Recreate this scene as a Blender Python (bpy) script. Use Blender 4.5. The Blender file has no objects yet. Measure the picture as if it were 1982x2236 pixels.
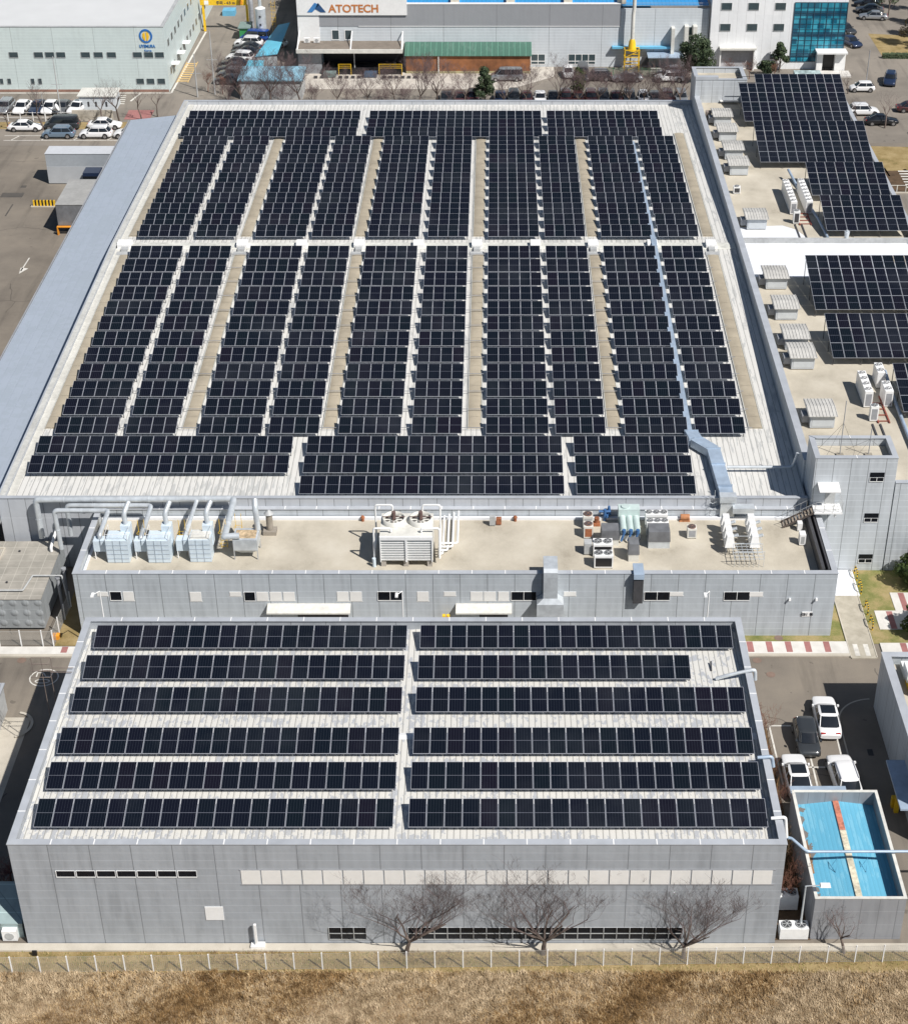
import bpy, math, random
from mathutils import Vector, Matrix
random.seed(7)
R = math.radians
sc = bpy.context.scene
# ---------------------------------------------------------------- camera, sky, sun, exposure
FPX, CX, CY, H, PITCH = 3662., 1085., 1118., 82.3, R(32.58)
cd = bpy.data.cameras.new('camera'); cam = bpy.data.objects.new('camera', cd)
sc.collection.objects.link(cam); sc.camera = cam
cam.location = (0, 0, H); cam.rotation_euler = (R(90) - PITCH, 0, 0)
cd.sensor_fit = 'VERTICAL'; cd.sensor_height = 24; cd.lens = FPX / 2236 * 24
cd.shift_x = -(CX - 991) / 2236; cd.clip_start = 1; cd.clip_end = 2000
w = bpy.data.worlds.new('World'); sc.world = w; w.use_nodes = True
nt = w.node_tree; sky = nt.nodes.new('ShaderNodeTexSky'); sky.sky_type = 'NISHITA'; sky.sun_disc = False
SUN = Vector((.489, -.417, .766)).normalized()
sky.sun_elevation = math.asin(SUN.z); sky.sun_rotation = math.atan2(SUN.x, SUN.y)
sky.air_density = 1.0; sky.dust_density = .6
bg = nt.nodes['Background']; bg.inputs[1].default_value = .052
nt.links.new(sky.outputs[0], bg.inputs[0])
sl = bpy.data.lights.new('sun', 'SUN'); sl.energy = 5.0; sl.angle = R(.5); sl.color = (1, .96, .91)
so = bpy.data.objects.new('sun', sl); sc.collection.objects.link(so)
so.rotation_euler = SUN.to_track_quat('Z', 'Y').to_euler(); so.location = (60, -60, 90)
sc.view_settings.view_transform = 'Standard'; sc.view_settings.look = 'None'
sc.view_settings.exposure = 0.1; sc.view_settings.gamma = 1
# ---------------------------------------------------------------- plan helpers: pixel of the survey photo -> world point
def at(u, v, z=0.0):
    a = PITCH + math.atan((v - CY) / FPX); dr = H - z; Y = dr / math.tan(a)
    return ((u - CX) / FPX * (Y * math.cos(PITCH) + dr * math.sin(PITCH)), Y, z)
def on(u, v, Y):
    a = PITCH + math.atan((v - CY) / FPX); dr = Y * math.tan(a)
    return ((u - CX) / FPX * (Y * math.cos(PITCH) + dr * math.sin(PITCH)), Y, H - dr)
# ---------------------------------------------------------------- materials
def mk(name):
    m = bpy.data.materials.new(name); m.use_nodes = True
    return m, m.node_tree, m.node_tree.nodes['Principled BSDF']
def math_(nt, op, a, b=None):
    n = nt.nodes.new('ShaderNodeMath'); n.operation = op
    for i, s in enumerate((a, b)):
        if s is None: continue
        if isinstance(s, (int, float)): n.inputs[i].default_value = s
        else: nt.links.new(s, n.inputs[i])
    return n.outputs[0]
def pos(nt, obj=False):
    n = nt.nodes.new('ShaderNodeTexCoord' if obj else 'ShaderNodeNewGeometry')
    s = nt.nodes.new('ShaderNodeSeparateXYZ'); o = n.outputs['Object' if obj else 'Position']
    nt.links.new(o, s.inputs[0]); return o, s.outputs
def noise(nt, vec, scale, detail=4, stretch=None, rough=.55):
    if stretch:
        mp = nt.nodes.new('ShaderNodeMapping'); mp.inputs['Scale'].default_value = stretch
        nt.links.new(vec, mp.inputs[0]); vec = mp.outputs[0]
    n = nt.nodes.new('ShaderNodeTexNoise'); n.inputs['Scale'].default_value = scale
    n.inputs['Detail'].default_value = detail; n.inputs['Roughness'].default_value = rough
    nt.links.new(vec, n.inputs['Vector']); return n.outputs[0]
def ramp(nt, fac, stops):
    n = nt.nodes.new('ShaderNodeValToRGB'); cr = n.color_ramp
    while len(cr.elements) < len(stops): cr.elements.new(.5)
    for e, (p, c) in zip(cr.elements, stops): e.position = p; e.color = (*c, 1) if len(c) == 3 else c
    nt.links.new(fac, n.inputs[0]); return n.outputs[0]
def mix(nt, fac, a, b, mode='MIX'):
    n = nt.nodes.new('ShaderNodeMix'); n.data_type = 'RGBA'; n.blend_type = mode
    for k, s in ((0, fac), (6, a), (7, b)):
        if isinstance(s, (int, float)): n.inputs[k].default_value = s
        elif isinstance(s, tuple): n.inputs[k].default_value = (*s, 1)
        else: nt.links.new(s, n.inputs[k])
    return n.outputs[2]
def lines(nt, c, period, off, width):
    f = math_(nt, 'FRACT', math_(nt, 'DIVIDE', math_(nt, 'SUBTRACT', c, off), period))
    return math_(nt, 'LESS_THAN', f, width / period)
def bump(nt, b, hgt, strength, dist=.05):
    n = nt.nodes.new('ShaderNodeBump'); n.inputs['Strength'].default_value = strength; n.inputs['Distance'].default_value = dist
    nt.links.new(hgt, n.inputs['Height']); nt.links.new(n.outputs[0], b.inputs['Normal'])
def setb(b, col=None, rough=None, metal=None, spec=None):
    if col is not None: b.inputs['Base Color'].default_value = (*col, 1)
    if rough is not None: b.inputs['Roughness'].default_value = rough
    if metal is not None: b.inputs['Metallic'].default_value = metal
    if spec is not None: b.inputs['Specular IOR Level'].default_value = spec
MATS = {}
def plain(name, col, rough=.6, metal=0, var=.12, scale=3., spec=.5):
    """painted / weathered surface: base colour varied by two noises"""
    if name in MATS: return MATS[name]
    m, nt, b = mk(name); setb(b, col, rough, metal, spec)
    o, _ = pos(nt); n = noise(nt, o, scale, 6); n2 = noise(nt, o, scale * .17, 3)
    f = math_(nt, 'MULTIPLY', math_(nt, 'ADD', n, n2), .5)
    d = tuple(max(0, c * (1 - var * 2)) for c in col); l = tuple(min(1, c * (1 + var * 2)) for c in col)
    nt.links.new(ramp(nt, f, [(.3, d), (.7, l)]), b.inputs['Base Color']); MATS[name] = m; return m
def cladding(name, col, px, ox, pz, oz, dark=.45, light=1.18, horiz_dark=False, var=.1):
    """insulated wall panels: dark upright joints, horizontal seams with a highlight painted on, faint rain streaks"""
    m, nt, b = mk(name); setb(b, rough=.42, spec=.4)
    o, s = pos(nt); xy = math_(nt, 'ADD', s[0], s[1])
    n = noise(nt, o, .28, 3); st = noise(nt, o, 2.2, 4, (1, 1, .12)); f = math_(nt, 'ADD', math_(nt, 'MULTIPLY', n, .4), math_(nt, 'MULTIPLY', st, .6))
    c0 = ramp(nt, f, [(.36, tuple(c * (1 - var * 1.5) for c in col)), (.48, col), (.64, tuple(c * (1 + var) for c in col))])
    # every sheet a little different in tone
    ix = math_(nt, 'FLOOR', math_(nt, 'DIVIDE', math_(nt, 'SUBTRACT', xy, ox), px)); iz = math_(nt, 'FLOOR', math_(nt, 'DIVIDE', math_(nt, 'SUBTRACT', s[2], oz), pz * 3))
    wn = nt.nodes.new('ShaderNodeTexWhiteNoise'); wn.noise_dimensions = '2D'; cb = nt.nodes.new('ShaderNodeCombineXYZ')
    nt.links.new(ix, cb.inputs[0]); nt.links.new(iz, cb.inputs[1]); nt.links.new(cb.outputs[0], wn.inputs[0])
    c0 = mix(nt, math_(nt, 'MULTIPLY', wn.outputs[0], .16), c0, (col[0] * .7, col[1] * .74, col[2] * .76))
    h = lines(nt, s[2], pz, oz, .035); v = lines(nt, xy, px, ox, .055)
    k = .55 if horiz_dark else light
    c1 = mix(nt, math_(nt, 'MULTIPLY', h, .55), c0, tuple(min(1, c * k * 1.25) for c in col))  # thin highlight along each seam, mixed into the base colour
    c2 = mix(nt, v, c1, tuple(c * dark for c in col)); nt.links.new(c2, b.inputs['Base Color'])
    bump(nt, b, noise(nt, o, 1.1, 2), .08, .3); MATS[name] = m; return m
def seam_roof(name, base, worn, thr, rib, roff, gloss=.4, stretch=(2.4, .55, 1), ribdark=.5):
    m, nt, b = mk(name); setb(b, rough=gloss, spec=.4)
    o, s = pos(nt); n = noise(nt, o, 1.3, 3, stretch, .6); n2 = noise(nt, o, .12, 2)
    k = math_(nt, 'ADD', n, math_(nt, 'MULTIPLY', math_(nt, 'SUBTRACT', n2, .5), .35))
    # sheets between two ribs wear differently
    ix = math_(nt, 'FLOOR', math_(nt, 'DIVIDE', math_(nt, 'SUBTRACT', s[0], roff), rib)); iy = math_(nt, 'FLOOR', math_(nt, 'DIVIDE', s[1], 2.7))
    wn = nt.nodes.new('ShaderNodeTexWhiteNoise'); wn.noise_dimensions = '2D'; cb = nt.nodes.new('ShaderNodeCombineXYZ')
    nt.links.new(ix, cb.inputs[0]); nt.links.new(iy, cb.inputs[1]); nt.links.new(cb.outputs[0], wn.inputs[0])
    k = math_(nt, 'ADD', k, math_(nt, 'MULTIPLY', math_(nt, 'SUBTRACT', wn.outputs[0], .5), .12))
    c = ramp(nt, k, [(thr - .02, base), (thr + .03, worn)])
    c = mix(nt, math_(nt, 'MULTIPLY', noise(nt, o, .35, 4), .35), c, tuple(x * .72 for x in base))
    r = lines(nt, s[0], rib, roff, .06); c = mix(nt, r, c, tuple(x * ribdark for x in base))
    nt.links.new(c, b.inputs['Base Color'])
    r2 = math_(nt, 'SUBTRACT', 1, lines(nt, s[0], rib, roff - .05, .16)); bump(nt, b, r2, .5, .05)
    MATS[name] = m; return m
def ground_mat(name, stops, scale, b_str=.3, rough=.9, fine=14., crack=None, stretch=None):
    m, nt, b = mk(name); setb(b, rough=rough, spec=.2)
    o, s = pos(nt); n = noise(nt, o, scale, 8, stretch, .62); f = noise(nt, o, fine, 3)
    k = math_(nt, 'ADD', math_(nt, 'MULTIPLY', n, .8), math_(nt, 'MULTIPLY', f, .2))
    c = ramp(nt, k, stops)
    if name.startswith('asphalt'):
        tr = noise(nt, o, .55, 5, (1, .1, 1)); c = mix(nt, math_(nt, 'MULTIPLY', math_(nt, 'MAXIMUM', math_(nt, 'SUBTRACT', tr, .54), 0), 2.5), c, (.06, .055, .05))
        sp = noise(nt, o, .9, 2); c = mix(nt, math_(nt, 'MULTIPLY', math_(nt, 'GREATER_THAN', sp, .71), .35), c, (.04, .037, .035))
    if crack:
        vo = nt.nodes.new('ShaderNodeTexVoronoi'); vo.feature = 'DISTANCE_TO_EDGE'; vo.inputs['Scale'].default_value = crack
        ws = nt.nodes.new('ShaderNodeVectorMath'); ws.operation = 'ADD'; nn = nt.nodes.new('ShaderNodeTexNoise'); nn.inputs['Scale'].default_value = .5
        nt.links.new(o, nn.inputs[0]); nt.links.new(o, ws.inputs[0]); nt.links.new(nn.outputs[1], ws.inputs[1]); nt.links.new(ws.outputs[0], vo.inputs['Vector'])
        e = math_(nt, 'LESS_THAN', vo.outputs[0], .0045); e = math_(nt, 'MULTIPLY', e, math_(nt, 'GREATER_THAN', noise(nt, o, .09, 2), .52))
        c = mix(nt, math_(nt, 'MULTIPLY', e, .5), c, (.03, .03, .03))
    nt.links.new(c, b.inputs['Base Color']); bump(nt, b, f, b_str, .03); MATS[name] = m; return m

asphalt = ground_mat('asphalt', [(.3, (.135, .118, .1)), (.5, (.205, .18, .15)), (.7, (.27, .235, .19))], .12, crack=.11)
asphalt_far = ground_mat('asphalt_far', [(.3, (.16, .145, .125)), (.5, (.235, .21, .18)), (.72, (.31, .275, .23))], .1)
concrete = ground_mat('concrete', [(.3, (.36, .33, .27)), (.5, (.5, .46, .39)), (.7, (.6, .56, .48))], .3)
roofdeck = ground_mat('roof_concrete', [(.3, (.3, .265, .21)), (.42, (.44, .4, .325)), (.55, (.52, .475, .39)), (.72, (.6, .56, .475))], .26, rough=.85, stretch=(1, .8, 1))
grass = ground_mat('grass', [(.3, (.13, .12, .04)), (.45, (.27, .2, .09)), (.58, (.34, .26, .13)), (.75, (.4, .3, .18))], .55, b_str=.8)
drygrass = ground_mat('dry_grass', [(.3, (.09, .06, .035)), (.45, (.2, .14, .08)), (.58, (.33, .24, .15)), (.75, (.42, .33, .23))], .6, b_str=1, fine=5)
lawnm = ground_mat('lawn', [(.3, (.09, .12, .03)), (.45, (.2, .2, .07)), (.58, (.34, .27, .13)), (.75, (.42, .34, .2))], .5, b_str=.8)
soil = ground_mat('soil', [(.3, (.05, .035, .022)), (.6, (.12, .08, .05))], .9, b_str=.8)
paver = ground_mat('paver', [(.3, (.33, .3, .24)), (.7, (.5, .46, .38))], 1.2)
pavewhite = ground_mat('pave_white', [(.3, (.55, .53, .49)), (.7, (.72, .7, .66))], 1.)
pavered = plain('pave_red', (.34, .15, .14), .8)
clad_f = cladding('cladding_front', (.365, .39, .42), 2.583, -106.28, .652, .2, dark=.55)
clad_m = cladding('cladding_mid', (.45, .485, .515), 2.18, -141.5, .62, .1)
clad_b = cladding('cladding_big', (.47, .49, .52), 1.45, -160.6, 4, -3, var=.06)
clad_r = cladding('cladding_right', (.5, .53, .56), 1.45, -145.6, .62, .3)
clad_grey2 = cladding('cladding_far', (.5, .54, .56), 6.0, -.5, .9, .2, dark=.6, var=.05)
clad_ato = cladding('cladding_ato', (.6, .64, .67), 8.12, -2.3, .45, .1, dark=.35, var=.05)
clad_logo = cladding('cladding_logo', (.6, .68, .67), 6.06, -1.5, .45, .1, dark=.6, var=.04, light=1.05)
tile_w = cladding('white_tile', (.86, .87, .88), 1.35, .3, .9, .3, dark=.75, light=.8, horiz_dark=False, var=.04)
cream = plain('cream_panel', (.8, .79, .76), .4, var=.03)
roof_f = seam_roof('roof_front', (.68, .67, .63), (.43, .45, .48), .54, .41, .1, stretch=(2.2, 1.1, 1))
roof_b = seam_roof('roof_big', (.7, .69, .655), (.5, .505, .49), .57, .5, .1, stretch=(3.0, .35, 1))
coping = plain('coping', (.46, .485, .52), .35, .1, var=.08, scale=1.)
copingb = plain('coping_big', (.44, .465, .5), .35, .1, var=.1, scale=1.)
canopyroof = seam_roof('canopy_roof', (.37, .42, .49), (.35, .4, .46), .5, .9, .1, ribdark=.93, stretch=(1, 1, 1))
white = plain('white_paint', (.84, .84, .83), .45, var=.04)
whitemem = plain('white_membrane', (.74, .76, .79), .6, var=.03, scale=1.)
offwhite = plain('off_white', (.66, .65, .6), .5, var=.1)
galv = plain('galvanised', (.6, .64, .67), .35, .3, var=.12, scale=2.)
galvblue = plain('duct_steel', (.38, .47, .58), .4, .2, var=.12, scale=1.5)
grey = plain('grey_paint', (.3, .31, .33), .5)
midgrey = plain('mid_grey', (.42, .43, .43), .5)
dark = plain('dark_metal', (.06, .06, .065), .5)
black = plain('black_paint', (.015, .015, .018), .4)
glassd = plain('dark_glass', (.008, .01, .014), .25, var=.3, spec=.25)
glassb = plain('car_glass', (.015, .018, .022), .06, var=.1, spec=.9)
rust = plain('rust', (.3, .11, .05), .8, var=.4)
rustwall = plain('rusty_shutter', (.27, .11, .045), .8, var=.3, scale=1.)
yellow = plain('yellow_paint', (.8, .5, .02), .45)
orange = plain('orange_paint', (.8, .32, .03), .5)
blue = plain('blue_paint', (.05, .14, .32), .5)
bluerail = plain('cyan_blue', (.14, .42, .62), .5, var=.12, scale=1.)
paleblue = plain('pale_blue_paint', (.6, .69, .76), .4, var=.06)
mint = plain('mint_paint', (.52, .62, .6), .4, var=.06)
tarp = plain('grey_tarpaulin', (.17, .175, .185), .6, var=.2, scale=1.5)
skyl = plain('skylight_sheet', (.4, .35, .265), .5, var=.12, scale=.8)
green = plain('green_paint', (.05, .3, .1), .5)
alu = plain('aluminium_frame', (.47, .49, .54), .35, .3, var=.05)
bark = plain('bark', (.13, .1, .085), .9, var=.3)
barkp = plain('bark_purple', (.16, .12, .115), .9, var=.3)
twigr = plain('red_twig', (.2, .09, .06), .9, var=.3)
tyre = plain('tyre', (.02, .02, .02), .8)
rim = plain('rim', (.45, .45, .46), .3, .8)
lampw = plain('headlight_glass', (.75, .77, .8), .15)
lampr = plain('tail_lamp', (.4, .02, .02), .25)
linew = plain('road_paint', (.62, .6, .55), .7, var=.15)
def leafmat(name, a, b_):
    m, nt, b = mk(name); setb(b, rough=.7, spec=.2); o, _ = pos(nt)
    nt.links.new(ramp(nt, noise(nt, o, 1.6, 4), [(.35, a), (.65, b_)]), b.inputs['Base Color']); MATS[name] = m; return m
leaf = leafmat('pine_leaf', (.025, .045, .015), (.09, .12, .035))
leafd = leafmat('dark_leaf', (.03, .05, .03), (.09, .12, .06))
straw = leafmat('straw', (.3, .19, .09), (.62, .46, .26))
straw2 = leafmat('straw_grey', (.33, .24, .14), (.64, .51, .34))
russet = leafmat('russet', (.13, .075, .03), (.34, .21, .09))
def pvglass():
    m, nt, b = mk('solar_cells'); setb(b, rough=.2, spec=.22)
    o, s = pos(nt, True); oi = nt.nodes.new('ShaderNodeObjectInfo')
    base = ramp(nt, oi.outputs['Random'], [(0, (.0045, .0075, .013)), (.35, (.006, .007, .014)), (.7, (.0048, .0085, .013)), (1, (.008, .0072, .014))])
    g_, gs = pos(nt); dn = noise(nt, g_, .16, 5); df = math_(nt, 'MULTIPLY', math_(nt, 'MAXIMUM', math_(nt, 'SUBTRACT', dn, .5), 0), 1.2); base = mix(nt, df, base, (.05, .055, .065))
    v = lines(nt, s[0], .182, .05, .014); c = mix(nt, math_(nt, 'MULTIPLY', v, .5), base, (.06, .07, .09))
    nt.links.new(c, b.inputs['Base Color']); MATS['pv'] = m; return m
pv = pvglass()
# ---------------------------------------------------------------- mesh builder
COL = sc.collection; ORG = {}
class MB:
    def __init__(s): s.v = []; s.f = []; s.m = []; s.sm = []
    def add(s, vs, fs, mi=0, smooth=False):
        n = len(s.v); s.v += [tuple(p) for p in vs]
        for f in fs: s.f.append(tuple(i + n for i in f)); s.m.append(mi); s.sm.append(smooth)
        return s
    def box(s, x0, x1, y0, y1, z0, z1, mi=0, rot=0, piv=None, taper=0):
        t = taper
        vs = [(x0, y0, z0), (x1, y0, z0), (x1, y1, z0), (x0, y1, z0), (x0 + t, y0 + t, z1), (x1 - t, y0 + t, z1), (x1 - t, y1 - t, z1), (x0 + t, y1 - t, z1)]
        if rot:
            cx, cy = piv or ((x0 + x1) / 2, (y0 + y1) / 2); c, q = math.cos(rot), math.sin(rot)
            vs = [(cx + (x - cx) * c - (y - cy) * q, cy + (x - cx) * q + (y - cy) * c, z) for x, y, z in vs]
        return s.add(vs, [(0, 3, 2, 1), (4, 5, 6, 7), (0, 1, 5, 4), (1, 2, 6, 5), (2, 3, 7, 6), (3, 0, 4, 7)], mi)
    def poly(s, pts, mi=0): return s.add(pts, [tuple(range(len(pts)))], mi)
    def prism(s, pts, z0, z1, mi=0):
        n = len(pts); vs = [(p[0], p[1], z0) for p in pts] + [(p[0], p[1], z1) for p in pts]
        return s.add(vs, [tuple(range(n))[::-1], tuple(range(n, 2 * n))] + [(i, (i + 1) % n, n + (i + 1) % n, n + i) for i in range(n)], mi)
    def exx(s, prof, x0, x1, mi=0):       # profile in (y,z) extruded along x
        n = len(prof); vs = [(x0, *p) for p in prof] + [(x1, *p) for p in prof]
        return s.add(vs, [tuple(range(n))[::-1], tuple(range(n, 2 * n))] + [(i, (i + 1) % n, n + (i + 1) % n, n + i) for i in range(n)], mi)
    def tube(s, path, r, n=8, mi=0, caps=True, smooth=True):
        path = [Vector(p) for p in path]; k = len(path); rs = r if isinstance(r, (list, tuple)) else [r] * k
        d0 = (path[1] - path[0]).normalized(); a = d0.orthogonal().normalized(); vs = []
        for i, p in enumerate(path):
            d = (path[min(i + 1, k - 1)] - path[max(i - 1, 0)]).normalized()
            a = (a - d * a.dot(d)); a = a.normalized() if a.length > 1e-6 else d.orthogonal().normalized(); b = d.cross(a)
            for j in range(n):
                t = 2 * math.pi * j / n; vs.append(p + (a * math.cos(t) + b * math.sin(t)) * rs[i])
        fs = [(i * n + j, i * n + (j + 1) % n, (i + 1) * n + (j + 1) % n, (i + 1) * n + j) for i in range(k - 1) for j in range(n)]
        s.add(vs, fs, mi, smooth)
        if caps: s.add(vs[:n], [tuple(range(n))[::-1]], mi); s.add(vs[-n:], [tuple(range(n))], mi)
        return s
    def cyl(s, x, y, z0, z1, r, r2=None, n=16, mi=0): return s.tube([(x, y, z0), (x, y, z1)], [r, r if r2 is None else r2], n, mi)
    def build(s, name, mats, parent=None, kind=None):
        me = bpy.data.meshes.new(name); o = parent and ORG.get(parent.name)
        vs = s.v if not o else [(x - o[0], y - o[1], z - o[2]) for x, y, z in s.v]
        me.from_pydata(vs, [], s.f)
        if not isinstance(mats, (list, tuple)): mats = [mats]
        for m in mats: me.materials.append(m)
        me.polygons.foreach_set('material_index', s.m); me.polygons.foreach_set('use_smooth', s.sm); me.update()
        ob = bpy.data.objects.new(name, me); COL.objects.link(ob)
        if parent: ob.parent = parent; ORG[ob.name] = o or (0, 0, 0)
        if kind: ob['kind'] = kind
        return ob
def bez(path, rr, n=4):        # round the bends of a pipe route
    P = [Vector(p) for p in path]; out = [P[0]]
    for i in range(1, len(P) - 1):
        a, b, c = P[i - 1], P[i], P[i + 1]; l1 = min(rr, (b - a).length * .49); l2 = min(rr, (c - b).length * .49)
        p, q = b + (a - b).normalized() * l1, b + (c - b).normalized() * l2
        for k in range(n + 1):
            t = k / n; out.append(p * (1 - t) ** 2 + b * 2 * t * (1 - t) + q * t * t)
    return out + [P[-1]]
def tag(o, label, cat, group=None):
    o['label'] = label; o['category'] = cat
    if group: o['group'] = group
    return o
def thing(name, label, cat, loc=(0, 0, 0), group=None, rz=0, local=False):
    """Empty at a thing's base; parts are given in world coordinates unless local"""
    o = bpy.data.objects.new(name, None); COL.objects.link(o); o.location = loc; o.rotation_euler.z = rz
    o.empty_display_size = .3; ORG[o.name] = (0, 0, 0) if local else tuple(loc); return tag(o, label, cat, group)
def copy_tree(o, parent=None):
    c = o.copy(); COL.objects.link(c)
    if parent: c.parent = parent
    for ch in o.children: copy_tree(ch, c)
    return c
def stuff(o): o['kind'] = 'stuff'; return o
def flat(name, pts, z, m, kind='structure'): return MB().poly([(p[0], p[1], z) for p in pts]).build(name, m, kind=kind)
ORD = 'zeroth first second third fourth fifth sixth seventh eighth ninth tenth eleventh twelfth thirteenth fourteenth fifteenth sixteenth'.split()
NUM = {4: 'four', 5: 'five', 8: 'eight', 9: 'nine', 13: 'thirteen', 17: 'seventeen', 20: 'twenty'}
# ================================================================ THE GROUND
MB().poly([(-600, -300, 0), (600, -300, 0), (600, 900, 0), (-600, 900, 0)]).build('ground', asphalt, kind='structure')
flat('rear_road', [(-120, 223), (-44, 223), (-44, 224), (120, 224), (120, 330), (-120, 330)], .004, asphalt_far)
# scrub field in front of the fence, gently uneven
def field():
    b = MB(); nx, ny = 120, 26; x0, x1, y0, y1 = -60, 60, 40, 74.2; vs = []
    for j in range(ny + 1):
        for i in range(nx + 1):
            x = x0 + (x1 - x0) * i / nx; y = y0 + (y1 - y0) * j / ny
            e = min(1, (y1 - y) / 2.5); z = .03 + e * (.06 + .03 * math.sin(x * .31 + y * .5) + .02 * math.sin(x * .83 - y * .37) + random.uniform(0, .03))
            vs.append((x, y, z))
    fs = [(j * (nx + 1) + i, j * (nx + 1) + i + 1, (j + 1) * (nx + 1) + i + 1, (j + 1) * (nx + 1) + i) for j in range(ny) for i in range(nx)]
    b.add(vs, fs, 0, True); b.build('field_terrain', drygrass, kind='structure')
field()
def tufts(name, n, xr, yr, h, mats, zf=0.05, lean=.7, dens=None):
    b = MB()
    for _ in range(n):
        x, y = random.uniform(*xr), random.uniform(*yr)
        if dens and random.random() > dens(x, y): continue
        q_ = math.sin(x * .23 + 1.3 * math.sin(y * .4)) + .6 * math.sin(x * .9 - y * .7) + random.uniform(-.9, .9); mi = 2 if q_ > .75 else (0 if q_ > 0 else 1); k = random.randint(4, 7); hh = h * random.uniform(.4, 1.2)
        for _ in range(k):
            a = random.uniform(0, 6.28); l = random.uniform(.2, lean) * hh; wd = random.uniform(.015, .035)
            px, py = x + random.uniform(-.15, .15), y + random.uniform(-.15, .15); c, s = math.cos(a), math.sin(a)
            b.add([(px - s * wd, py + c * wd, zf), (px + s * wd, py - c * wd, zf), (px + c * l, py + s * l, zf + hh)], [(0, 1, 2)], mi)
    return stuff(tag(b.build(name, mats), 'dry straw coloured weeds and grass in front of the mesh fence', 'dry grass'))
tufts('dry_weeds', 46000, (-33, 29), (67.6, 74.2), .21, [straw, straw2, russet], .07, 1.3)
flat('verge', [(-60, 74.2), (60, 74.2), (60, 76.4), (-60, 76.4)], .012, grass)
MB().box(-60, 60, 76.0, 76.62, 0, .14).build('kerb_strip', concrete, kind='structure')
b = MB()
for _ in range(5200):
    x, y = random.uniform(-33, 29), random.uniform(74.3, 76.0); hh = random.uniform(.06, .22); a = random.uniform(0, 6.28); c, s = math.cos(a) * .02, math.sin(a) * .02
    b.add([(x - s, y + c, .01), (x + s, y - c, .01), (x + c * 6, y + s * 6, hh)], [(0, 1, 2)], random.random() < .35)
for _ in range(2600):
    x, y = random.gauss(random.choice((-5, 3, 12, 19, -16)), 2.2), random.uniform(74.9, 76.0)
    if not -33 < x < 29: continue
    hh = random.uniform(.1, .34); a = random.uniform(0, 6.28); c, s = math.cos(a) * .016, math.sin(a) * .016
    b.add([(x - s, y + c, .01), (x + s, y - c, .01), (x + c * 9, y + s * 9, hh)], [(0, 1, 2)], 2)
g_ = stuff(tag(b.build('verge_grass', [straw, leafmat('olive_blade', (.12, .14, .03), (.3, .28, .08)), plain('dead_stalk', (.2, .13, .07), .9)]), 'short yellow green grass between fence and factory wall', 'grass'))
# alley right of the front factory: earth with leaves
flat('alley_soil', [(18.0, 77.0), (20.4, 77.0), (20.4, 98.3), (18.0, 98.3)], .012, soil)
# street behind the front factory: pavement with kerb both sides of the footpath
def pavement(name, x0, x1, y0, y1, stripes):
    b = MB(); b.box(x0, x1, y0, y1, 0, .12, 0); b.box(x0, x1, y0 - .32, y0, 0, .13, 1)
    for s in stripes: b.box(s, s + .5, y0 + .18, y1 - .03, .12, .124, 2)
    return b.build(name, [pavewhite, concrete, pavered], kind='structure')
pavement('pavement', -29, 28.4, 107.5, 109.1, [15.6, 17.1, 18.65, 20.2, 21.75, 23.3, 24.85, 26.4])
pavement('pavement', 31.0, 60, 107.5, 108.9, [32.6, 34.2, 35.8, 37.4, 39])
pavement('pavement', -60, -33, 107.4, 108.4, [-35.1])
flat('lawn', [(-33.8, 109.1), (28.4, 109.1), (28.4, 115.5), (27.2, 119.3), (-33.8, 119.3)], .03, lawnm)
flat('lawn', [(30.3, 108.9), (60, 108.9), (60, 119.4), (30.6, 119.4)], .03, lawnm)
flat('lawn', [(-35.8, 108.6), (-31, 108.6), (-31, 119), (-35.8, 119)], .04, grass)
MB().box(28.4, 30.4, 106.9, 115.5, 0, .1).build('footpath', paver, kind='structure')
MB().box(28.4, 30.6, 115.5, 119.3, 0, .13).build('footpath_slab', whitemem, kind='structure')
b = MB(); b.box(28.32, 28.4, 107, 115.5, 0, .14); b.box(30.4, 30.48, 107, 119.3, 0, .14); b.build('path_kerb', concrete, kind='structure')
b = MB()
for x in (28.75, 29.6): b.box(x, x + .38, 107.2, 108.75, .1, .105)
b.build('crossing_marks', linew, kind='structure')
b = MB()
b.box(33.2, 60, 113.4, 116, 0, .08, 0); b.box(31.4, 60, 110.8, 113.4, 0, .08, 0)
b.box(33.85, 34.35, 113.42, 115.95, .08, .085, 1); b.box(32.35, 32.85, 110.85, 113.3, .08, .085, 1)
b.build('garden_paving', [pavewhite, pavered], kind='structure')
# covers and drains
def disc(name, u, v, r, m, z=.01, label=''):
    x, y, _ = at(u, v); return MB().cyl(x, y, z, z + .01, r, n=20).build(name, m)
for i, (u, v, z, l) in enumerate([(1652, 1442, .005, 'rusty round manhole cover on the asphalt beside the drain grate'), (1682, 1473, .005, 'grey round manhole cover on the asphalt above the parked cars'),
                               (1699, 1394, .035, 'brown round manhole cover in the grass by the factory corner'), (48, 1442, .005, 'rusty round manhole cover on the road left of the speed marking')]):
    tag(disc('manhole_cover', u, v, .36, plain('cover', (.2, .14, .11), .8), z), l, 'manhole')
# painted road marks
def stripe(b, p, q, wd, z=.009):
    p, q = Vector(p[:2]), Vector(q[:2]); n = (q - p).normalized().orthogonal() * wd / 2
    b.poly([(*(p - n), z), (*(q - n), z), (*(q + n), z), (*(p + n), z)])
b = MB()
for p, q in [((20.6, 98.62), (22.3, 98.62)), ((20.65, 98.62), (20.75, 92)), ((25.6, 98.6), (25.45, 92)), ((23.22, 96), (23.22, 91)), ((20.7, 93.9), (25.5, 93.9)), ((23.9, 98.62), (25.6, 98.62))]: stripe(b, p, q, .13)
b.build('parking_lines', linew, kind='structure')
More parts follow.
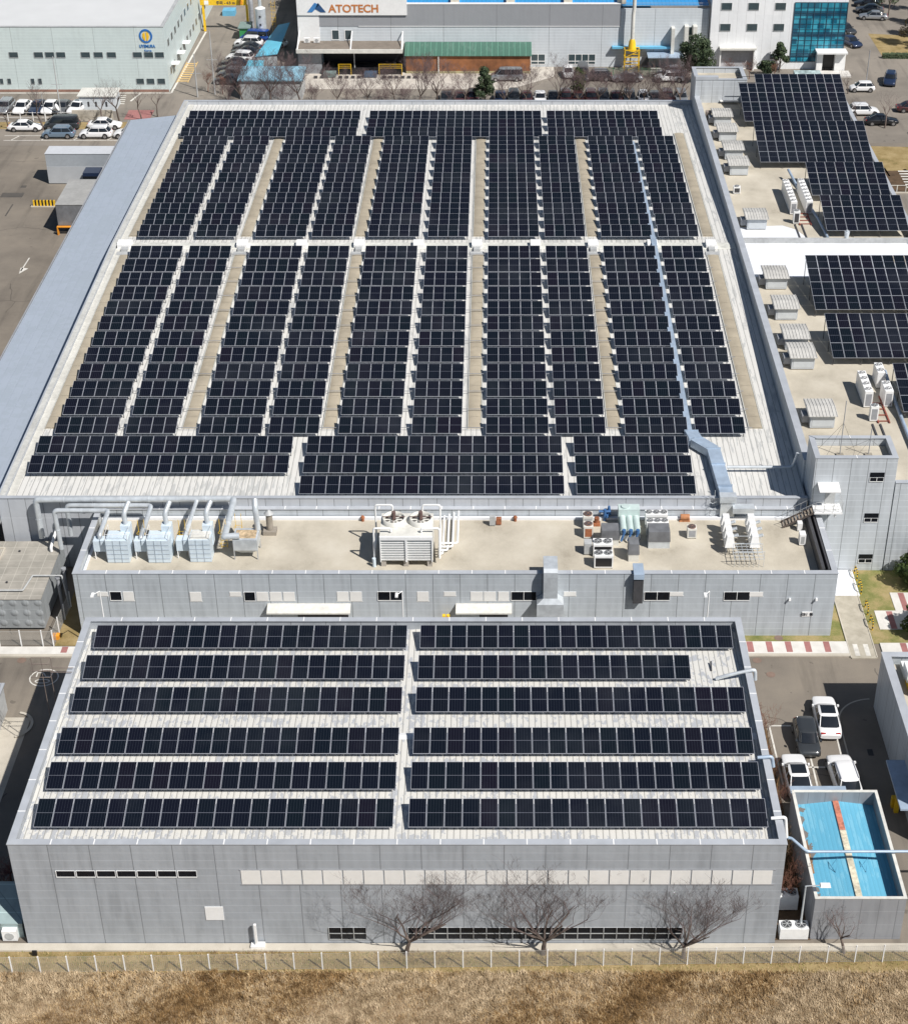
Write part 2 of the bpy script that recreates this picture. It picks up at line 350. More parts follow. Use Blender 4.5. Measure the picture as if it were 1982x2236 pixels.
# white ellipse with 20 on the left road
def ring(b, cx, cy, rx, ry, wd, z, n=40, a0=0, a1=6.2832):
    vs = []
    for i in range(n + 1):
        t = a0 + (a1 - a0) * i / n
        vs += [(cx + (rx - wd) * math.cos(t), cy + (ry - wd) * math.sin(t), z), (cx + rx * math.cos(t), cy + ry * math.sin(t), z)]
    b.add(vs, [(2 * i, 2 * i + 1, 2 * i + 3, 2 * i + 2) for i in range(n)])
b = MB(); ring(b, -35.72, 104.5, 1.15, 1.1, .1, .009)
ring(b, -35.75, 104.05, .6, .28, .1, .009)
for p, q in [((-36.35, 104.6), (-36.35, 105.15)), ((-36.3, 105.12), (-35.9, 105.12)), ((-35.9, 105.12), (-35.6, 104.62)), ((-35.6, 104.64), (-35.2, 104.64)), ((-35.2, 104.64), (-35.2, 105.15))]: stripe(b, p, q, .1)
b.build('speed_marking', linew, kind='structure')
flat('concrete_pad', [(-60, 60), (-35.6, 60), (-35.6, 99.6), (-37.2, 99.6), (-60, 99.6)], .006, concrete)
b = MB(); ring(b, -36.8, 98.6, 1.6, 1.6, .22, .12, 20, -1.2, 1.4); b.build('round_kerb', concrete, kind='structure')
# lorry yard at the left: arrow, patches, parking row
b = MB(); stripe(b, at(65, 563), at(46, 592), .16); x, y, _ = at(42, 598)
b.poly([(x, y, .009), (x + .75, y + 1.5, .009), (x - .2, y + 1.75, .009)]); b.build('arrow_marking', linew, kind='structure')
b = MB()
for p, q in [((-69.1, 226.95), (-50, 226.95)), ((-68.8, 225.05), (-50, 225.05))]: stripe(b, p, q, .16)
for x in (-70.6, -67.3, -63.1, -58.6, -53.9): stripe(b, (x - .5, 225.05), (x + .35, 226.95), .16)
for p, q in [((-76, 245.2), (-62.3, 245.2)), ((-56.5, 245.2), (-48.7, 245.2)), ((-48.7, 245.2), (-48.0, 276)), ((-53.3, 245), (-54.1, 241.5))]: stripe(b, p, q, .3)
for k in range(5): stripe(b, (-57 + .1 * k, 244 - k * .9), (-55.2 + .1 * k, 244 - k * .9), .3)
b.build('yard_lines', linew, kind='structure')
patch = ground_mat('asphalt_patch', [(.3, (.07, .065, .06)), (.7, (.12, .11, .1))], .4)
b = MB()
for u0, v0, u1, v1 in [(0, 421, 55, 431), (45, 405, 60, 410), (14, 446, 27, 472)]:
    p, q = at(u0, v1), at(u1, v0); b.poly([(p[0], p[1], .006), (q[0], p[1], .006), (q[0], q[1], .006), (p[0], q[1], .006)])
b.build('asphalt_patches', patch, kind='structure')
flat('yard_verge', [(-80, 229.6), (-49, 229.6), (-49, 232.5), (-80, 232.5)], .012, grass)
MB().box(-80, -49, 245.9, 246.6, 0, .12).build('wall_kerb', plain('brick_kerb', (.3, .17, .13), .8), kind='structure')
# right rear: forecourt, verges
b = MB(); b.box(48, 75, 206, 213.5, 0, .02); b.build('rear_verge', soil, kind='structure')
flat('rear_lawn', [(47.5, 213.5), (80, 213.5), (80, 221), (47.5, 223)], .02, grass)
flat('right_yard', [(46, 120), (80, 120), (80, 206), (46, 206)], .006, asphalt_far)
b = MB()
for k in range(7): stripe(b, (53.5, 213.3 - k * .95), (62, 213.3 - k * .95), .4, .03)
b.build('zebra_marks', linew, kind='structure')
b = MB(); x, y, _ = at(1932, 372); stripe(b, at(1941, 385), at(1930, 368), .25, .02); b.poly([(*at(1924, 372)[:2], .02), (*at(1931, 366)[:2], .02), (*at(1932, 372)[:2], .02)]); stripe(b, at(1984, 376), at(1972, 370), .5, .02)
b.build('yard_arrows', linew, kind='structure')
flat('office_lawn', [(61.0, 262.5), (72, 262), (72, 273), (61, 275)], .02, grass)
flat('apron', [(-27, 247.0), (2, 247.0), (8.8, 253.0), (8.8, 257.6), (-30, 257.6), (-30, 247.0)], .011, ground_mat('pale_apron', [(.3, (.45, .41, .36)), (.7, (.6, .56, .5))], .5))
# speed humps with yellow and black bands
def hump(x0, x1, y, n, lab, wd=.6):
    b = MB()
    for i in range(n):
        a, c = x0 + (x1 - x0) * i / n, x0 + (x1 - x0) * (i + 1) / n
        b.exx([(y, 0), (y + wd * .3, .07), (y + wd * .7, .07), (y + wd, 0)], a, c, i % 2)
    return tag(b.build('speed_hump', [yellow, black]), lab, 'speed hump')
t = thing('striped_barrier', 'yellow and black striped low barrier beside the tented trailer', 'barrier', (-57.6, 201, 0))
b = MB()
for i in range(13): b.box(-59 + i * .215, -59 + (i + 1) * .215, 201.0, 201.2, .12, .85, i % 2)
b.build('board', [yellow, black], t); MB().box(-59.3, -56.1, 200.8, 201.4, 0, .12).build('base', concrete, t)
hump(47.3, 52, 186.5, 9, 'yellow and black speed hump on the yard right of the tilted roof arrays')
# ================================================================ BUILDINGS
def windowpart(parent, x0, x1, z0, z1, Y, nx=1, nz=1, fm=None, gm=None, name='window', fr=.04):
    """window in a camera-facing wall at plane Y: frame bars stand 6 cm proud, glass 2 cm"""
    f = MB(); t = fr; fm = fm or white; gm = gm or glassd
    q = t * .35; f.box(x0 - t, x1 + q, Y - .06, Y, z0 - t, z0); f.box(x0 - t, x1 + q, Y - .03, Y, z1, z1 + q)
    f.box(x0 - t, x0, Y - .06, Y, z0, z1); f.box(x1, x1 + q, Y - .05, Y, z0, z1)
    for i in range(1, nx):
        x = x0 + (x1 - x0) * i / nx; f.box(x - t / 2, x + t / 2, Y - .065, Y, z0, z1)
    xs = [x0 + (x1 - x0) * i / nx for i in range(nx + 1)]
    for i in range(1, nz):
        z = z0 + (z1 - z0) * i / nz
        for k in range(nx): f.box(xs[k] + (t / 2 if k else 0), xs[k + 1] - (t / 2 if k < nx - 1 else 0), Y - .06, Y, z - t / 2, z + t / 2)
    o = f.build(name, fm, parent); MB().box(x0, x1, Y - .025, Y, z0, z1).build('pane', gm, o); return o
def shell(parent, x0, x1, y0, y1, zt, wall, cap, capw=.45, z0=0, capm=None, over=.04, thick=None):
    t = thick or capw - .08; b = MB()
    b.box(x0, x1, y0, y0 + t, z0, zt); b.box(x0, x1, y1 - t, y1, z0, zt); b.box(x0, x0 + t, y0 + t, y1 - t, z0, zt); b.box(x1 - t, x1, y0 + t, y1 - t, z0, zt)
    b.build('wall', wall, parent)
    c = MB(); o = over; z1, z2 = zt, zt + .05
    c.box(x0 - o, x1 + o, y0 - o, y0 + capw, z1, z2); c.box(x0 - o, x1 + o, y1 - capw, y1 + o, z1, z2)
    c.box(x0 - o, x0 + capw, y0 + capw, y1 - capw, z1, z2); c.box(x1 - capw, x1 + o, y0 + capw, y1 - capw, z1, z2)
    # raised lap joints of the flashing
    n = max(1, int((x1 - x0) / 2.58))
    for i in range(1, n):
        x = x0 + (x1 - x0) * i / n
        c.box(x - .035, x + .035, y0 - o, y0 + capw, z2, z2 + .012, 1); c.box(x - .035, x + .035, y1 - capw, y1 + o, z2, z2 + .012, 1)
    n = max(1, int((y1 - y0) / 2.9))
    for i in range(1, n):
        y = y0 + (y1 - y0) * i / n
        c.box(x0 - o, x0 + capw, y - .035, y + .035, z2, z2 + .012, 1); c.box(x1 - capw, x1 + o, y - .035, y + .035, z2, z2 + .012, 1)
    c.build('coping', [capm or coping, white], parent)
# ---- front factory
FF = thing('front_factory', 'nearest grey panel clad factory hall with six long rows of solar panels on top', 'building', (-6.2, 76.7, 0))
shell(FF, -30.43, 18.0, 76.7, 100.5, 8.75, clad_f, coping)
FE, FR_, FYR = 8.02, 8.28, 87.6
MB().exx([(77.1, FE - .3), (77.1, FE), (FYR, FR_), (100.1, FE), (100.1, FE - .3)], -30.05, 17.62).build('roof', roof_f, FF)
b = MB(); b.exx([(FYR - .35, FR_ + .01), (FYR, FR_ + .06), (FYR + .35, FR_ + .01)], -30.0, 17.6).build('ridge_cap', plain('ridge_flash', (.74, .75, .75), .4, var=.06), FF)
xs = [-27.7 + i * 1.277 for i in range(7)]
for x in xs: windowpart(FF, x, x + 1.14, 6.02, 6.52, 76.7, 1, 1)
for i in range(26):
    x = -16.1 + i * 1.2885
    MB().box(x, x + 1.2, 76.66, 76.7, 5.38, 6.56).build('light_panel', cream, FF)
MB().box(-16.2, 17.5, 76.675, 76.7, 5.28, 5.38).box(-16.2, 17.5, 76.675, 76.7, 6.56, 6.64).build('trim', grey, FF)
MB().box(-18.66, -17.5, 76.66, 76.7, 2.2, 3.37).build('white_panel', white, FF)
windowpart(FF, -10.83, -8.45, .47, 1.5, 76.7, 3, 2, midgrey, fr=.045)
windowpart(FF, -5.72, 11.91, .47, 1.5, 76.7, 21, 2, midgrey, fr=.045)
b = MB(); b.box(-15.6, -15.45, 76.3, 76.45, .14, 2.1); b.box(-15.9, -15.0, 76.15, 76.6, .14, .3); tag(b.build('white_pipe', white), 'short white upright pipe with a white foot against the front factory wall', 'pipe')
# ---- middle block with flat equipment roof
MF = thing('middle_block', 'low grey block with flat tan roof full of ducts and cooling machines', 'building', (-3.3, 110, 0))
shell(MF, -33.82, 27.16, 110.0, 119.96, 6.15, clad_m, coping)
MB().box(-33.4, 26.74, 110.42, 119.5, 4.9, 5.3).build('roof', roofdeck, MF)
b = MB(); b.box(-33.4, 26.7, 119.2, 119.5, 5.3, 5.52).box(-33.4, -33.2, 110.5, 117.2, 5.3, 5.4).build('flashing', whitemem, MF)
MB().box(25.95, 26.2, 110.5, 119.1, 5.3, 6.35).box(26.45, 26.6, 110.5, 119.1, 5.3, 6.3).build('parapet_shade', dark, MF)  # dark strips standing in for shade on the right parapet's inner face
z1 = lambda x, y, Y=110.0: on(x * .3642, 1040 + y * .3642, Y)
z2 = lambda x, y, Y=110.0: on(640 + x * .3642, 1040 + y * .3642, Y)
z3 = lambda x, y, Y=110.0: on(1200 + x * .4316, 1040 + y * .4316, Y)
def wrect(zf, x0, y0, x1, y1): a, c = zf(x0, y0), zf(x1, y1); return a[0], c[0], c[2], a[2]
for zf, q, n in [(z1, (660, 692, 733, 742), 1), (z1, (1465, 694, 1532, 745), 1), (z2, (508, 692, 655, 742), 2), (z2, (1308, 692, 1455, 742), 2), (z3, (480, 585, 604, 626), 2), (z3, (883, 585, 1008, 626), 2)]:
    windowpart(MF, *wrect(zf, *q), 110.0, n, 1)
for zf, q in [(z1, (582, 693, 650, 716)), (z1, (737, 692, 808, 745)), (z1, (1138, 694, 1212, 747)), (z1, (1377, 693, 1448, 718)), (z1, (1537, 694, 1612, 745)), (z1, (1617, 694, 1692, 745)), (z1, (1697, 694, 1770, 745)), (z2, (262, 692, 335, 747)), (z2, (340, 692, 414, 747)),
              (z2, (742, 692, 813, 747)), (z2, (903, 692, 975, 716)), (z2, (1063, 692, 1137, 745)), (z2, (1142, 692, 1215, 745)), (z2, (1228, 692, 1293, 745)), (z2, (1622, 692, 1694, 716)), (z3, (608, 585, 673, 603)), (z3, (1010, 585, 1076, 606))]:
    x0, x1, za, zb = wrect(zf, *q); MB().box(x0, x1, 109.965, 110, za, zb).box(x0 - .05, x1 + .05, 109.98, 110, za - .06, za).build('light_panel', cream, MF)
def awning(name, lab, x0, x1, z, Y, d, m, legs=False):
    b = MB(); b.exx([(Y - d, z - .12), (Y - d, z), (Y, z + .3), (Y, z + .18)], x0, x1)
    n = 4
    for i in range(1, n): b.box(x0 + (x1 - x0) * i / n - .03, x0 + (x1 - x0) * i / n + .03, Y - d, Y, z + .02, z + .03)
    return b.build(name, m, lab)
for zf, x0, x1 in [(z1, 1605, 2103), (z2, 975, 1310)]:
    a, c = zf(x0, 765), zf(x1, 765); zt_ = zf(x0, 750)[2]; awning('awning', MF, a[0], c[0], zt_ - .5, 110.0, .95, offwhite)
MB().box(z1(1720, 0)[0], z1(2040, 0)[0], 109.97, 110, 0, 2.2).build('door', black, MF)
MB().box(z2(1110, 0)[0], z2(1290, 0)[0], 109.97, 110, 0, 2.2).build('door', black, MF)
a, c = z3(1275, 685), z3(1325, 708); pl = MB().box(a[0], c[0], 109.95, 110, c[2], a[2]).build('name_plate', white, MF)
def text(parent, s, x, z, size, Y, m, name='lettering', bold=0, align='CENTER', rot=(90, 0, 0), depth=.01, sx=1):
    cu = bpy.data.curves.new(name, 'FONT'); cu.body = s; cu.size = size; cu.align_x = align; cu.extrude = depth; cu.offset = bold
    tmp = bpy.data.objects.new('tmp', cu); COL.objects.link(tmp)
    me = bpy.data.meshes.new_from_object(tmp.evaluated_get(bpy.context.evaluated_depsgraph_get())); bpy.data.objects.remove(tmp)
    o = ORG.get(parent.name, (0, 0, 0)); M = Matrix.Translation((x - o[0], Y - o[1], z - o[2])) @ Matrix([*[list(r) for r in Matrix.Rotation(R(rot[2]), 4, 'Z') @ Matrix.Rotation(R(rot[0]), 4, 'X')]]) @ Matrix.Diagonal((sx, 1, 1, 1))
    me.transform(M); me.name = name; me.materials.clear(); me.materials.append(m)
    ob = bpy.data.objects.new(name, me); COL.objects.link(ob); ob.parent = parent; return ob
mx = (a[0] + c[0]) / 2; mz = (a[2] + c[2]) / 2
text(pl, 'EB1 \ub3d9', mx, mz - .12, .36, 109.93, black, 'lettering', .004)
b = MB()
for u, v in ((1211, 620), (1346, 620)): p = z3(u, v); b.tube([p, (p[0], p[1] - .25, p[2] + .05)], .1)
b.build('wall_lamp', white, MF)
# ---- big factory behind with shallow gabled roof
BF = thing('big_factory', 'largest factory hall with shallow gabled metal roof packed with short solar tables', 'building', (-8, 120, 0))
BX0, BX1, BY0, BY1, BZ = -42.2, 26.2, 120.0, 221.0, 7.0
BE, BRG, BYR = 6.62, 7.75, 170.9
b = MB(); b.box(BX0, BX1, BY0, BY0 + .3, 0, BZ).box(BX0, BX1, BY1 - .35, BY1, 0, BZ + .1)
b.exx([(BY0 + .3, 0), (BY0 + .3, BZ), (BYR, BRG + .3), (BY1 - .35, BZ + .1), (BY1 - .35, 0)], BX0, BX0 + .55).build('wall', clad_b, BF)
c = MB(); c.box(BX0 - .05, BX1, BY0 - .06, BY0 + .34, BZ, BZ + .05).box(BX0 - .05, BX1, BY1 - .4, BY1 + .05, BZ + .1, BZ + .16)
c.exx([(BY0 + .34, BZ + .02), (BY0 + .34, BZ + .07), (BYR, BRG + .36), (BYR, BRG + .31)], BX0 - .05, BX0 + .6).exx([(BYR, BRG + .31), (BYR, BRG + .36), (BY1 - .4, BZ + .16), (BY1 - .4, BZ + .11)], BX0 - .05, BX0 + .6)
c.build('coping', copingb, BF)
MB().exx([(BY0 + .34, BZ + .071), (BY0 + .34, BZ + .09), (BYR, BRG + .38), (BYR, BRG + .361)], BX0 + .12, BX0 + .6).exx([(BYR, BRG + .361), (BYR, BRG + .38), (BY1 - .4, BZ + .18), (BY1 - .4, BZ + .161)], BX0 + .12, BX0 + .6).build('gutter_cap', plain('gutter_cream', (.52, .52, .49), .5, var=.12), BF)
MB().exx([(BY0 + .3, BE - .3), (BY0 + .3, BE), (BYR, BRG), (BY1 - .35, BE), (BY1 - .35, BE - .3)], BX0 + .55, BX1).build('roof', roof_b, BF)
def rz(y): return BE + (BRG - BE) * ((y - BY0) / (BYR - BY0) if y < BYR else (BY1 - y) / (BY1 - BYR))
# pale gutter band just inside the left edge
MB().exx([(BY0 + .3, BE + .01), (BY0 + .3, BE + .05), (BYR, BRG + .05), (BYR, BRG + .01)], BX0 + .6, BX0 + 1.25).exx([(BYR, BRG + .01), (BYR, BRG + .05), (BY1 - .4, BE + .05), (BY1 - .4, BE + .01)], BX0 + .6, BX0 + 1.25).build('edge_flashing', plain('edge_cream', (.6, .59, .54), .5, var=.1), BF)
b = MB(); b.exx([(BYR - .85, BRG + .0), (BYR - .8, BRG + .06), (BYR, BRG + .1), (BYR + .8, BRG + .06), (BYR + .85, BRG)], BX0 + .7, BX1 - .1).build('ridge_cap', plain('ridge_white', (.62, .62, .57), .5, var=.15), BF)
SKX = [-40.3, -27.85, -15.15, -2.05, 10.6, 23.4]
for i, x in enumerate(SKX):
    for (ya, yb) in ((132.0, 168.4), (173.6, 208.6)):
        b = MB(); n = int(abs(yb - ya) / 1.9); wd = .56
        for k in range(n):
            y0, y1 = ya + (yb - ya) * k / n + .03, ya + (yb - ya) * (k + 1) / n - .0
            vs = []; za, zb = rz(y0), rz(y1)
            for j in range(7):
                t = -1 + 2 * j / 6; h = .1 * math.sqrt(max(0, 1 - t * t * .92)) + .05
                vs += [(x + t * wd, y0, za + h), (x + t * wd, y1, zb + h)]
            b.add(vs, [(2 * j, 2 * j + 1, 2 * j + 3, 2 * j + 2)[::-1] for j in range(6)], 0, True)
            b.add([(x + t * wd, yy, rz(yy) + hh) for yy in (y0,) for t, hh in ((-1, 0), (-1, .08), (0, .15), (1, .08), (1, 0))], [(0, 4, 3, 2, 1)])
        b.build('skylight', skyl, BF)
        b = MB()
        for s in (-1, 1):
            xx = x + s * (wd + .06); b.exx([(ya, rz(ya)), (ya, rz(ya) + .1), (yb, rz(yb) + .1), (yb, rz(yb))], xx - .04, xx + .04)
        b.build('skylight_kerb', plain('kerb_metal', (.5, .5, .46), .5), BF)
VX = [-40.6, -27.9, -21.4, -15.1, -8.6, -2.2, 4.2, 10.5, 17.0, 23.4]
for i, u in enumerate(VX):
    b = MB(); b.exx([(BYR - .75, BRG), (BYR - .75, BRG + .45), (BYR - .4, BRG + .62), (BYR + .4, BRG + .62), (BYR + .75, BRG + .45), (BYR + .75, BRG)], u - .55 - (.35 if i == 0 else 0), u + .55).build('ridge_vent', white, BF)
    if i % 2 == 1 or i == 0:
        MB().box(u - .35, u + .35, BYR - 1.6, BYR - .76, BRG - .04, BRG + .3).box(u - .75, u + .75, BYR - 2.45, BYR - 1.62, BRG - .06, BRG + .06).build('vent_outlet', midgrey, BF)
# ---- loading canopy along the left of the big factory
LC = thing('loading_canopy', 'long blue grey flat canopy roof along the left side of the big factory', 'canopy', (-46, 120, 0))
b = MB(); b.add([(-49.5, 112, 4.9), (-42.9, 112, 4.9), (-42.9, 221.3, 4.9), (-49.4, 219.2, 4.9), (-49.5, 112, 5), (-42.9, 112, 5), (-42.9, 221.3, 5), (-49.4, 219.2, 5)], [(3, 2, 1, 0), (4, 5, 6, 7), (0, 1, 5, 4), (1, 2, 6, 5), (2, 3, 7, 6), (3, 0, 4, 7)])
b.build('roof', canopyroof, LC)
MB().box(-49.62, -49.5, 112, 219, 4.75, 5.08).build('gutter', grey, LC)
for y in range(114, 220, 15): MB().box(-49.2, -48.9, y, y + .3, 0, 4.9).build('post', grey, LC)
MB().box(-42.9, -42.25, 119, 221.2, 4.6, 5.0).build('beam', midgrey, LC)
# ---- right block with equipment roof, stair tower and rear penthouse
RB = thing('right_block', 'long grey block right of the big roof with tan deck, huts and raised solar arrays', 'building', (36, 120, 0))
x0, x1, y0, y1, zt = 26.22, 46.0, 123.1, 221.6, 8.85
b = MB(); b.box(x0, x0 + .5, y0, 217.4, 0, zt).box(x1 - .35, x1, 119.4, 217.5, 0, zt).box(x0, x1, y1 - .4, y1, 0, zt - .2).box(33.3, x1 - .35, 119.4, 119.8, 0, zt)
b.build('wall', clad_r, RB)
c = MB(); c.box(x0 - .04, x0 + .62, y0, 217.4, zt, zt + .06).box(x1 - .45, x1 + .05, 119.36, 217.5, zt, zt + .06).box(33.3, x1 - .45, 119.36, 119.85, zt, zt + .06).build('coping', coping, RB)
MB().box(x0 + .5, x1 - .35, 123.1, 221.2, 7.6, 8.0).box(33.3, x1 - .35, 119.8, 123.1, 7.6, 8.0).build('roof', roofdeck, RB)
b = MB(); b.box(26.75, 45.6, 162.2, 171.0, 8.0, 8.02); b.poly([(26.8, 171.7, 8.012), (34.5, 171.7, 8.012), (33.4, 174.8, 8.012), (32, 176, 8.012), (26.8, 175.5, 8.012)]); b.build('white_coating', whitemem, RB)
MB().box(26.75, 45.6, 171.0, 171.35, 8.0, 8.55).box(26.75, 45.6, 171.36, 171.7, 8.0, 8.3).build('low_wall', midgrey, RB)
MB().box(26.7, 46, 119.35, 119.39, 8.2, 8.21).build('seam', grey, RB) if 0 else None
TW = thing('stair_tower', 'grey panelled stair tower with three small windows and a sunken roof', 'building', (29.8, 119.4, 0))
shell(TW, 26.37, 33.2, 119.4, 123.08, 11.27, clad_r, coping, .42)
MB().box(26.75, 32.82, 119.78, 122.7, 10.3, 10.55).build('roof', roofdeck, TW)
for z in (9.05, 5.02, .84):
    wd = windowpart(TW, 31.08, 32.2, z, z + .36, 119.4, 2, 1); MB().box(31.05, 32.23, 119.36, 119.4, z + .42, z + .85).build('pane', glassd, wd)
b = MB(); b.box(26.45, 28.8, 117.9, 119.38, 6.72, 6.85).box(26.6, 26.75, 118.6, 118.75, 6.2, 6.72).box(28.3, 28.45, 118.6, 118.75, 6.0, 6.72)
b.build('landing', white, TW)
b = MB()
for x in (26.5, 27.25, 28.0, 28.75): b.tube([(x, 117.94, 6.85), (x, 117.94, 7.85)], .025, 4)
for z in (7.2, 7.52, 7.85): b.tube([(26.5, 117.94, z), (28.75, 117.94, z), (28.75, 119.35, z)], .022, 4)
b.build('railing', midgrey, TW)
MB().exx([(118.1, 8.72), (118.1, 8.8), (119.39, 8.95), (119.39, 8.8)], 26.75, 28.5).build('door_canopy', white, TW)
MB().box(27.5, 28.35, 119.36, 119.4, 6.85, 8.6).build('door', midgrey, TW)
st = thing('steel_stair', 'rusty brown steel stair climbing from the tan roof to the tower door', 'stair', (25.3, 118.4, 5.3))
b = MB(); N = 10
for k in range(N):
    x = 24.0 + k * .25; z = 5.36 + k * .148; b.box(x, x + .2, 117.98, 118.8, z, z + .05)
b.build('tread', plain('stair_brown', (.3, .25, .2), .7), st)
b = MB()
for y in (117.95, 118.83): b.add([(23.9, y - .02, 5.3), (26.45, y - .02, 6.72), (26.45, y - .02, 6.9), (23.9, y - .02, 5.48), (23.9, y + .02, 5.3), (26.45, y + .02, 6.72), (26.45, y + .02, 6.9), (23.9, y + .02, 5.48)], [(0, 1, 2, 3), (7, 6, 5, 4), (3, 2, 6, 7), (0, 4, 5, 1)])
b.build('stringer', plain('stair_dark', (.1, .08, .07), .7), st)
b = MB()
for y in (117.95, 118.83):
    b.tube([(23.95, y, 6.35), (26.45, y, 7.8)], .022, 4)
    for k in range(6): b.tube([(23.98 + k * .49, y, 5.45 + k * .28), (23.98 + k * .49, y, 6.36 + k * .285)], .016, 4)
b.build('handrail', midgrey, st)
PH = thing('rear_penthouse', 'pale grey rooftop penthouse at the far end of the right block', 'building', (29.5, 217.4, 0))
b = MB(); b.box(26.22, 33.0, 217.45, 217.8, 0, 11.1).box(26.22, 26.6, 217.8, 222.8, 0, 11.1).box(32.7, 33, 217.8, 222.8, 0, 11.1).box(26.6, 32.7, 222.5, 222.8, 0, 11.1).build('wall', clad_r, PH)
MB().box(26.18, 29.2, 217.4, 218.1, 11.1, 11.5).box(29.2, 33.04, 217.4, 217.9, 11.1, 11.16).box(26.18, 26.7, 218.1, 222.85, 11.1, 11.16).box(32.5, 33.04, 217.9, 222.85, 11.1, 11.16).box(26.7, 32.5, 222.4, 222.85, 11.1, 11.16).build('coping', coping, PH)
MB().box(26.6, 32.7, 217.8, 222.5, 10.2, 10.4).build('roof', roofdeck, PH)
MB().box(29.6, 32.0, 216.9, 217.4, 8.3, 8.4).box(33.1, 33.8, 216.2, 217.4, 10.2, 10.3).build('ledge', cream, PH)
# ================================================================ SOLAR ARRAYS
def panel_mesh(tilt, L=2.12, W=1.108):
    c, s = math.cos(tilt), math.sin(tilt)
    def T(x, l, h): return (x, l * c - h * s, l * s + h * c)
    b = MB(); e = .025; g = .012
    def slab(x0, x1, l0, l1, h0, h1, mi):
        vs = [T(x0, l0, h0), T(x1, l0, h0), T(x1, l1, h0), T(x0, l1, h0), T(x0, l0, h1), T(x1, l0, h1), T(x1, l1, h1), T(x0, l1, h1)]
        b.add(vs, [(0, 3, 2, 1), (4, 5, 6, 7), (0, 1, 5, 4), (1, 2, 6, 5), (2, 3, 7, 6), (3, 0, 4, 7)], mi)
    slab(0, W, 0, L, 0, .035, 0); slab(e, W - e, e, L / 2 - g, .035, .038, 1); slab(e, W - e, L / 2 + g, L - e, .035, .038, 1); slab(e, W - e, L / 2 - g, L / 2 + g, .035, .037, 2)
    return b, T
def rack_mesh(n, p, tilt, rows=1, zf=.2, floor=None, L=2.12, slope=0.):
    """rails and legs under a table; floor = height of the front edge above the deck"""
    b, T = MB(), panel_mesh(tilt)[1]; fl = zf; Wd = n * p; tot = rows * L
    for r in range(rows):
        for q in (.35, 1.7):
            a = T(0, r * L + q, -.06); b.box(.0, Wd, a[1] - .03, a[1] + .03, a[2] - .03, a[2] + .03)
    k = max(2, int(round(Wd / 2.3)) + 1) if rows == 1 else max(2, int(round(Wd / 2.6)) + 1)
    for i in range(k):
        x = .12 + (Wd - .24) * i / (k - 1)
        for q in ([.35, 1.7] if rows == 1 else [.3, tot * .5, tot - .3]):
            a = T(0, q, -.09); b.box(x - .03, x + .03, a[1] - .03, a[1] + .03, -fl + slope * a[1], a[2])
    return b
PT = R(15.2); pb, _ = panel_mesh(PT); PANEL = pb.build('solar_panel', [alu, pv, plain('cell_gap', (.17, .18, .22), .4)]); PANEL_ME = PANEL.data; bpy.data.objects.remove(PANEL)
RACK = {}
def solar_table(x, y, z, n, pitch, label, group, rows=1, skip=0, zf=.2, slope=0.):
    t = bpy.data.objects.new('solar_array', None); COL.objects.link(t)
    if zf < .5:      # tables stand on raised feet
        up = .24 if zf < .28 else .1; x, y, z, zf = x * (1 - up / (H - z)), y * (1 - up / (H - z)), z + up, zf + up
    t.location = (x, y, z); tag(t, label, 'solar array', group)
    key = (n, pitch, rows, zf, slope)
    if key not in RACK:
        o = rack_mesh(n, pitch, PT, rows, zf, slope=slope).build('mounting_rack', dark); RACK[key] = o.data; bpy.data.objects.remove(o)  # rack coloured dark to paint the shade in the gap under the panels
    r = bpy.data.objects.new('mounting_rack', RACK[key]); COL.objects.link(r); r.parent = t
    for k in range(rows):
        for i in range(n):
            if k == rows - 1 and i < skip: continue
            o = bpy.data.objects.new('solar_panel', PANEL_ME); COL.objects.link(o); o.parent = t
            o.location = (i * pitch + .008, k * 2.14 * math.cos(PT), k * 2.14 * math.sin(PT))
    return t
# front factory: six long rows in two halves
FRONTY = [97.3, 93.6, 89.85, 85.5, 82.1, 78.65]
def fz(y): return FE + (FR_ - FE) * ((y - 77) / (FYR - 77) if y < FYR else (100 - y) / (100 - FYR))
RN = ['farthest', 'second farthest', 'third farthest', 'third nearest', 'second nearest', 'nearest']
for i, y in enumerate(FRONTY):
    solar_table(-29.33, y, fz(y) + .3, 20, 1.137, f'left half of the {RN[i]} long solar row on the front factory roof', 'long solar rows on the front factory', zf=.3)
    n = 17 if i == 1 else 20
    solar_table(-5.62, y, fz(y) + .3, n, 1.137, f'right half of the {RN[i]} long solar row on the front factory roof', 'long solar rows on the front factory', zf=.3)
# big factory: ten columns of short tables below and above the ridge
COLX = [(-39.73, 5), (-33.36, 4), (-26.79, 5), (-20.52, 4), (-14.27, 5), (-7.68, 4), (-1.0, 5), (5.25, 4), (11.5, 5), (17.8, 4)]
P2 = 1.124
for r in range(12):
    y = 167.2 - r * (167.2 - 130.72) / 11
    for c, (x, n) in enumerate(COLX):
        solar_table(x, y, rz(y) + .26, n, P2, f'{NUM[n]}-panel solar table, {ORD[r+1]} row on the near side of the ridge, {ORD[c+1]} column from left', 'short solar tables on the big factory', zf=.24)
for r in range(10):
    y = 172.95 + r * 3.36
    for c, (x, n) in enumerate(COLX):
        solar_table(x, y, rz(y) + .26, n, P2, f'{NUM[n]}-panel solar table, {ORD[r+1]} row on the far side of the ridge, {ORD[c+1]} column from left', 'short solar tables on the big factory', zf=.24)
for r, y in enumerate((127.4, 124.15, 120.82)):
    for s, (x, n) in enumerate(((-40.65, 20), (-16.83, 20), (6.76, 9))):
        if r == 2 and s == 0: continue
        solar_table(x, y, rz(y) + .26, n, P2, f'{["left", "middle", "right"][s]} long solar table in the {["third from front", "second from front", "frontmost"][r]} full row of the big roof', 'long solar tables at the roof edge', zf=.24)
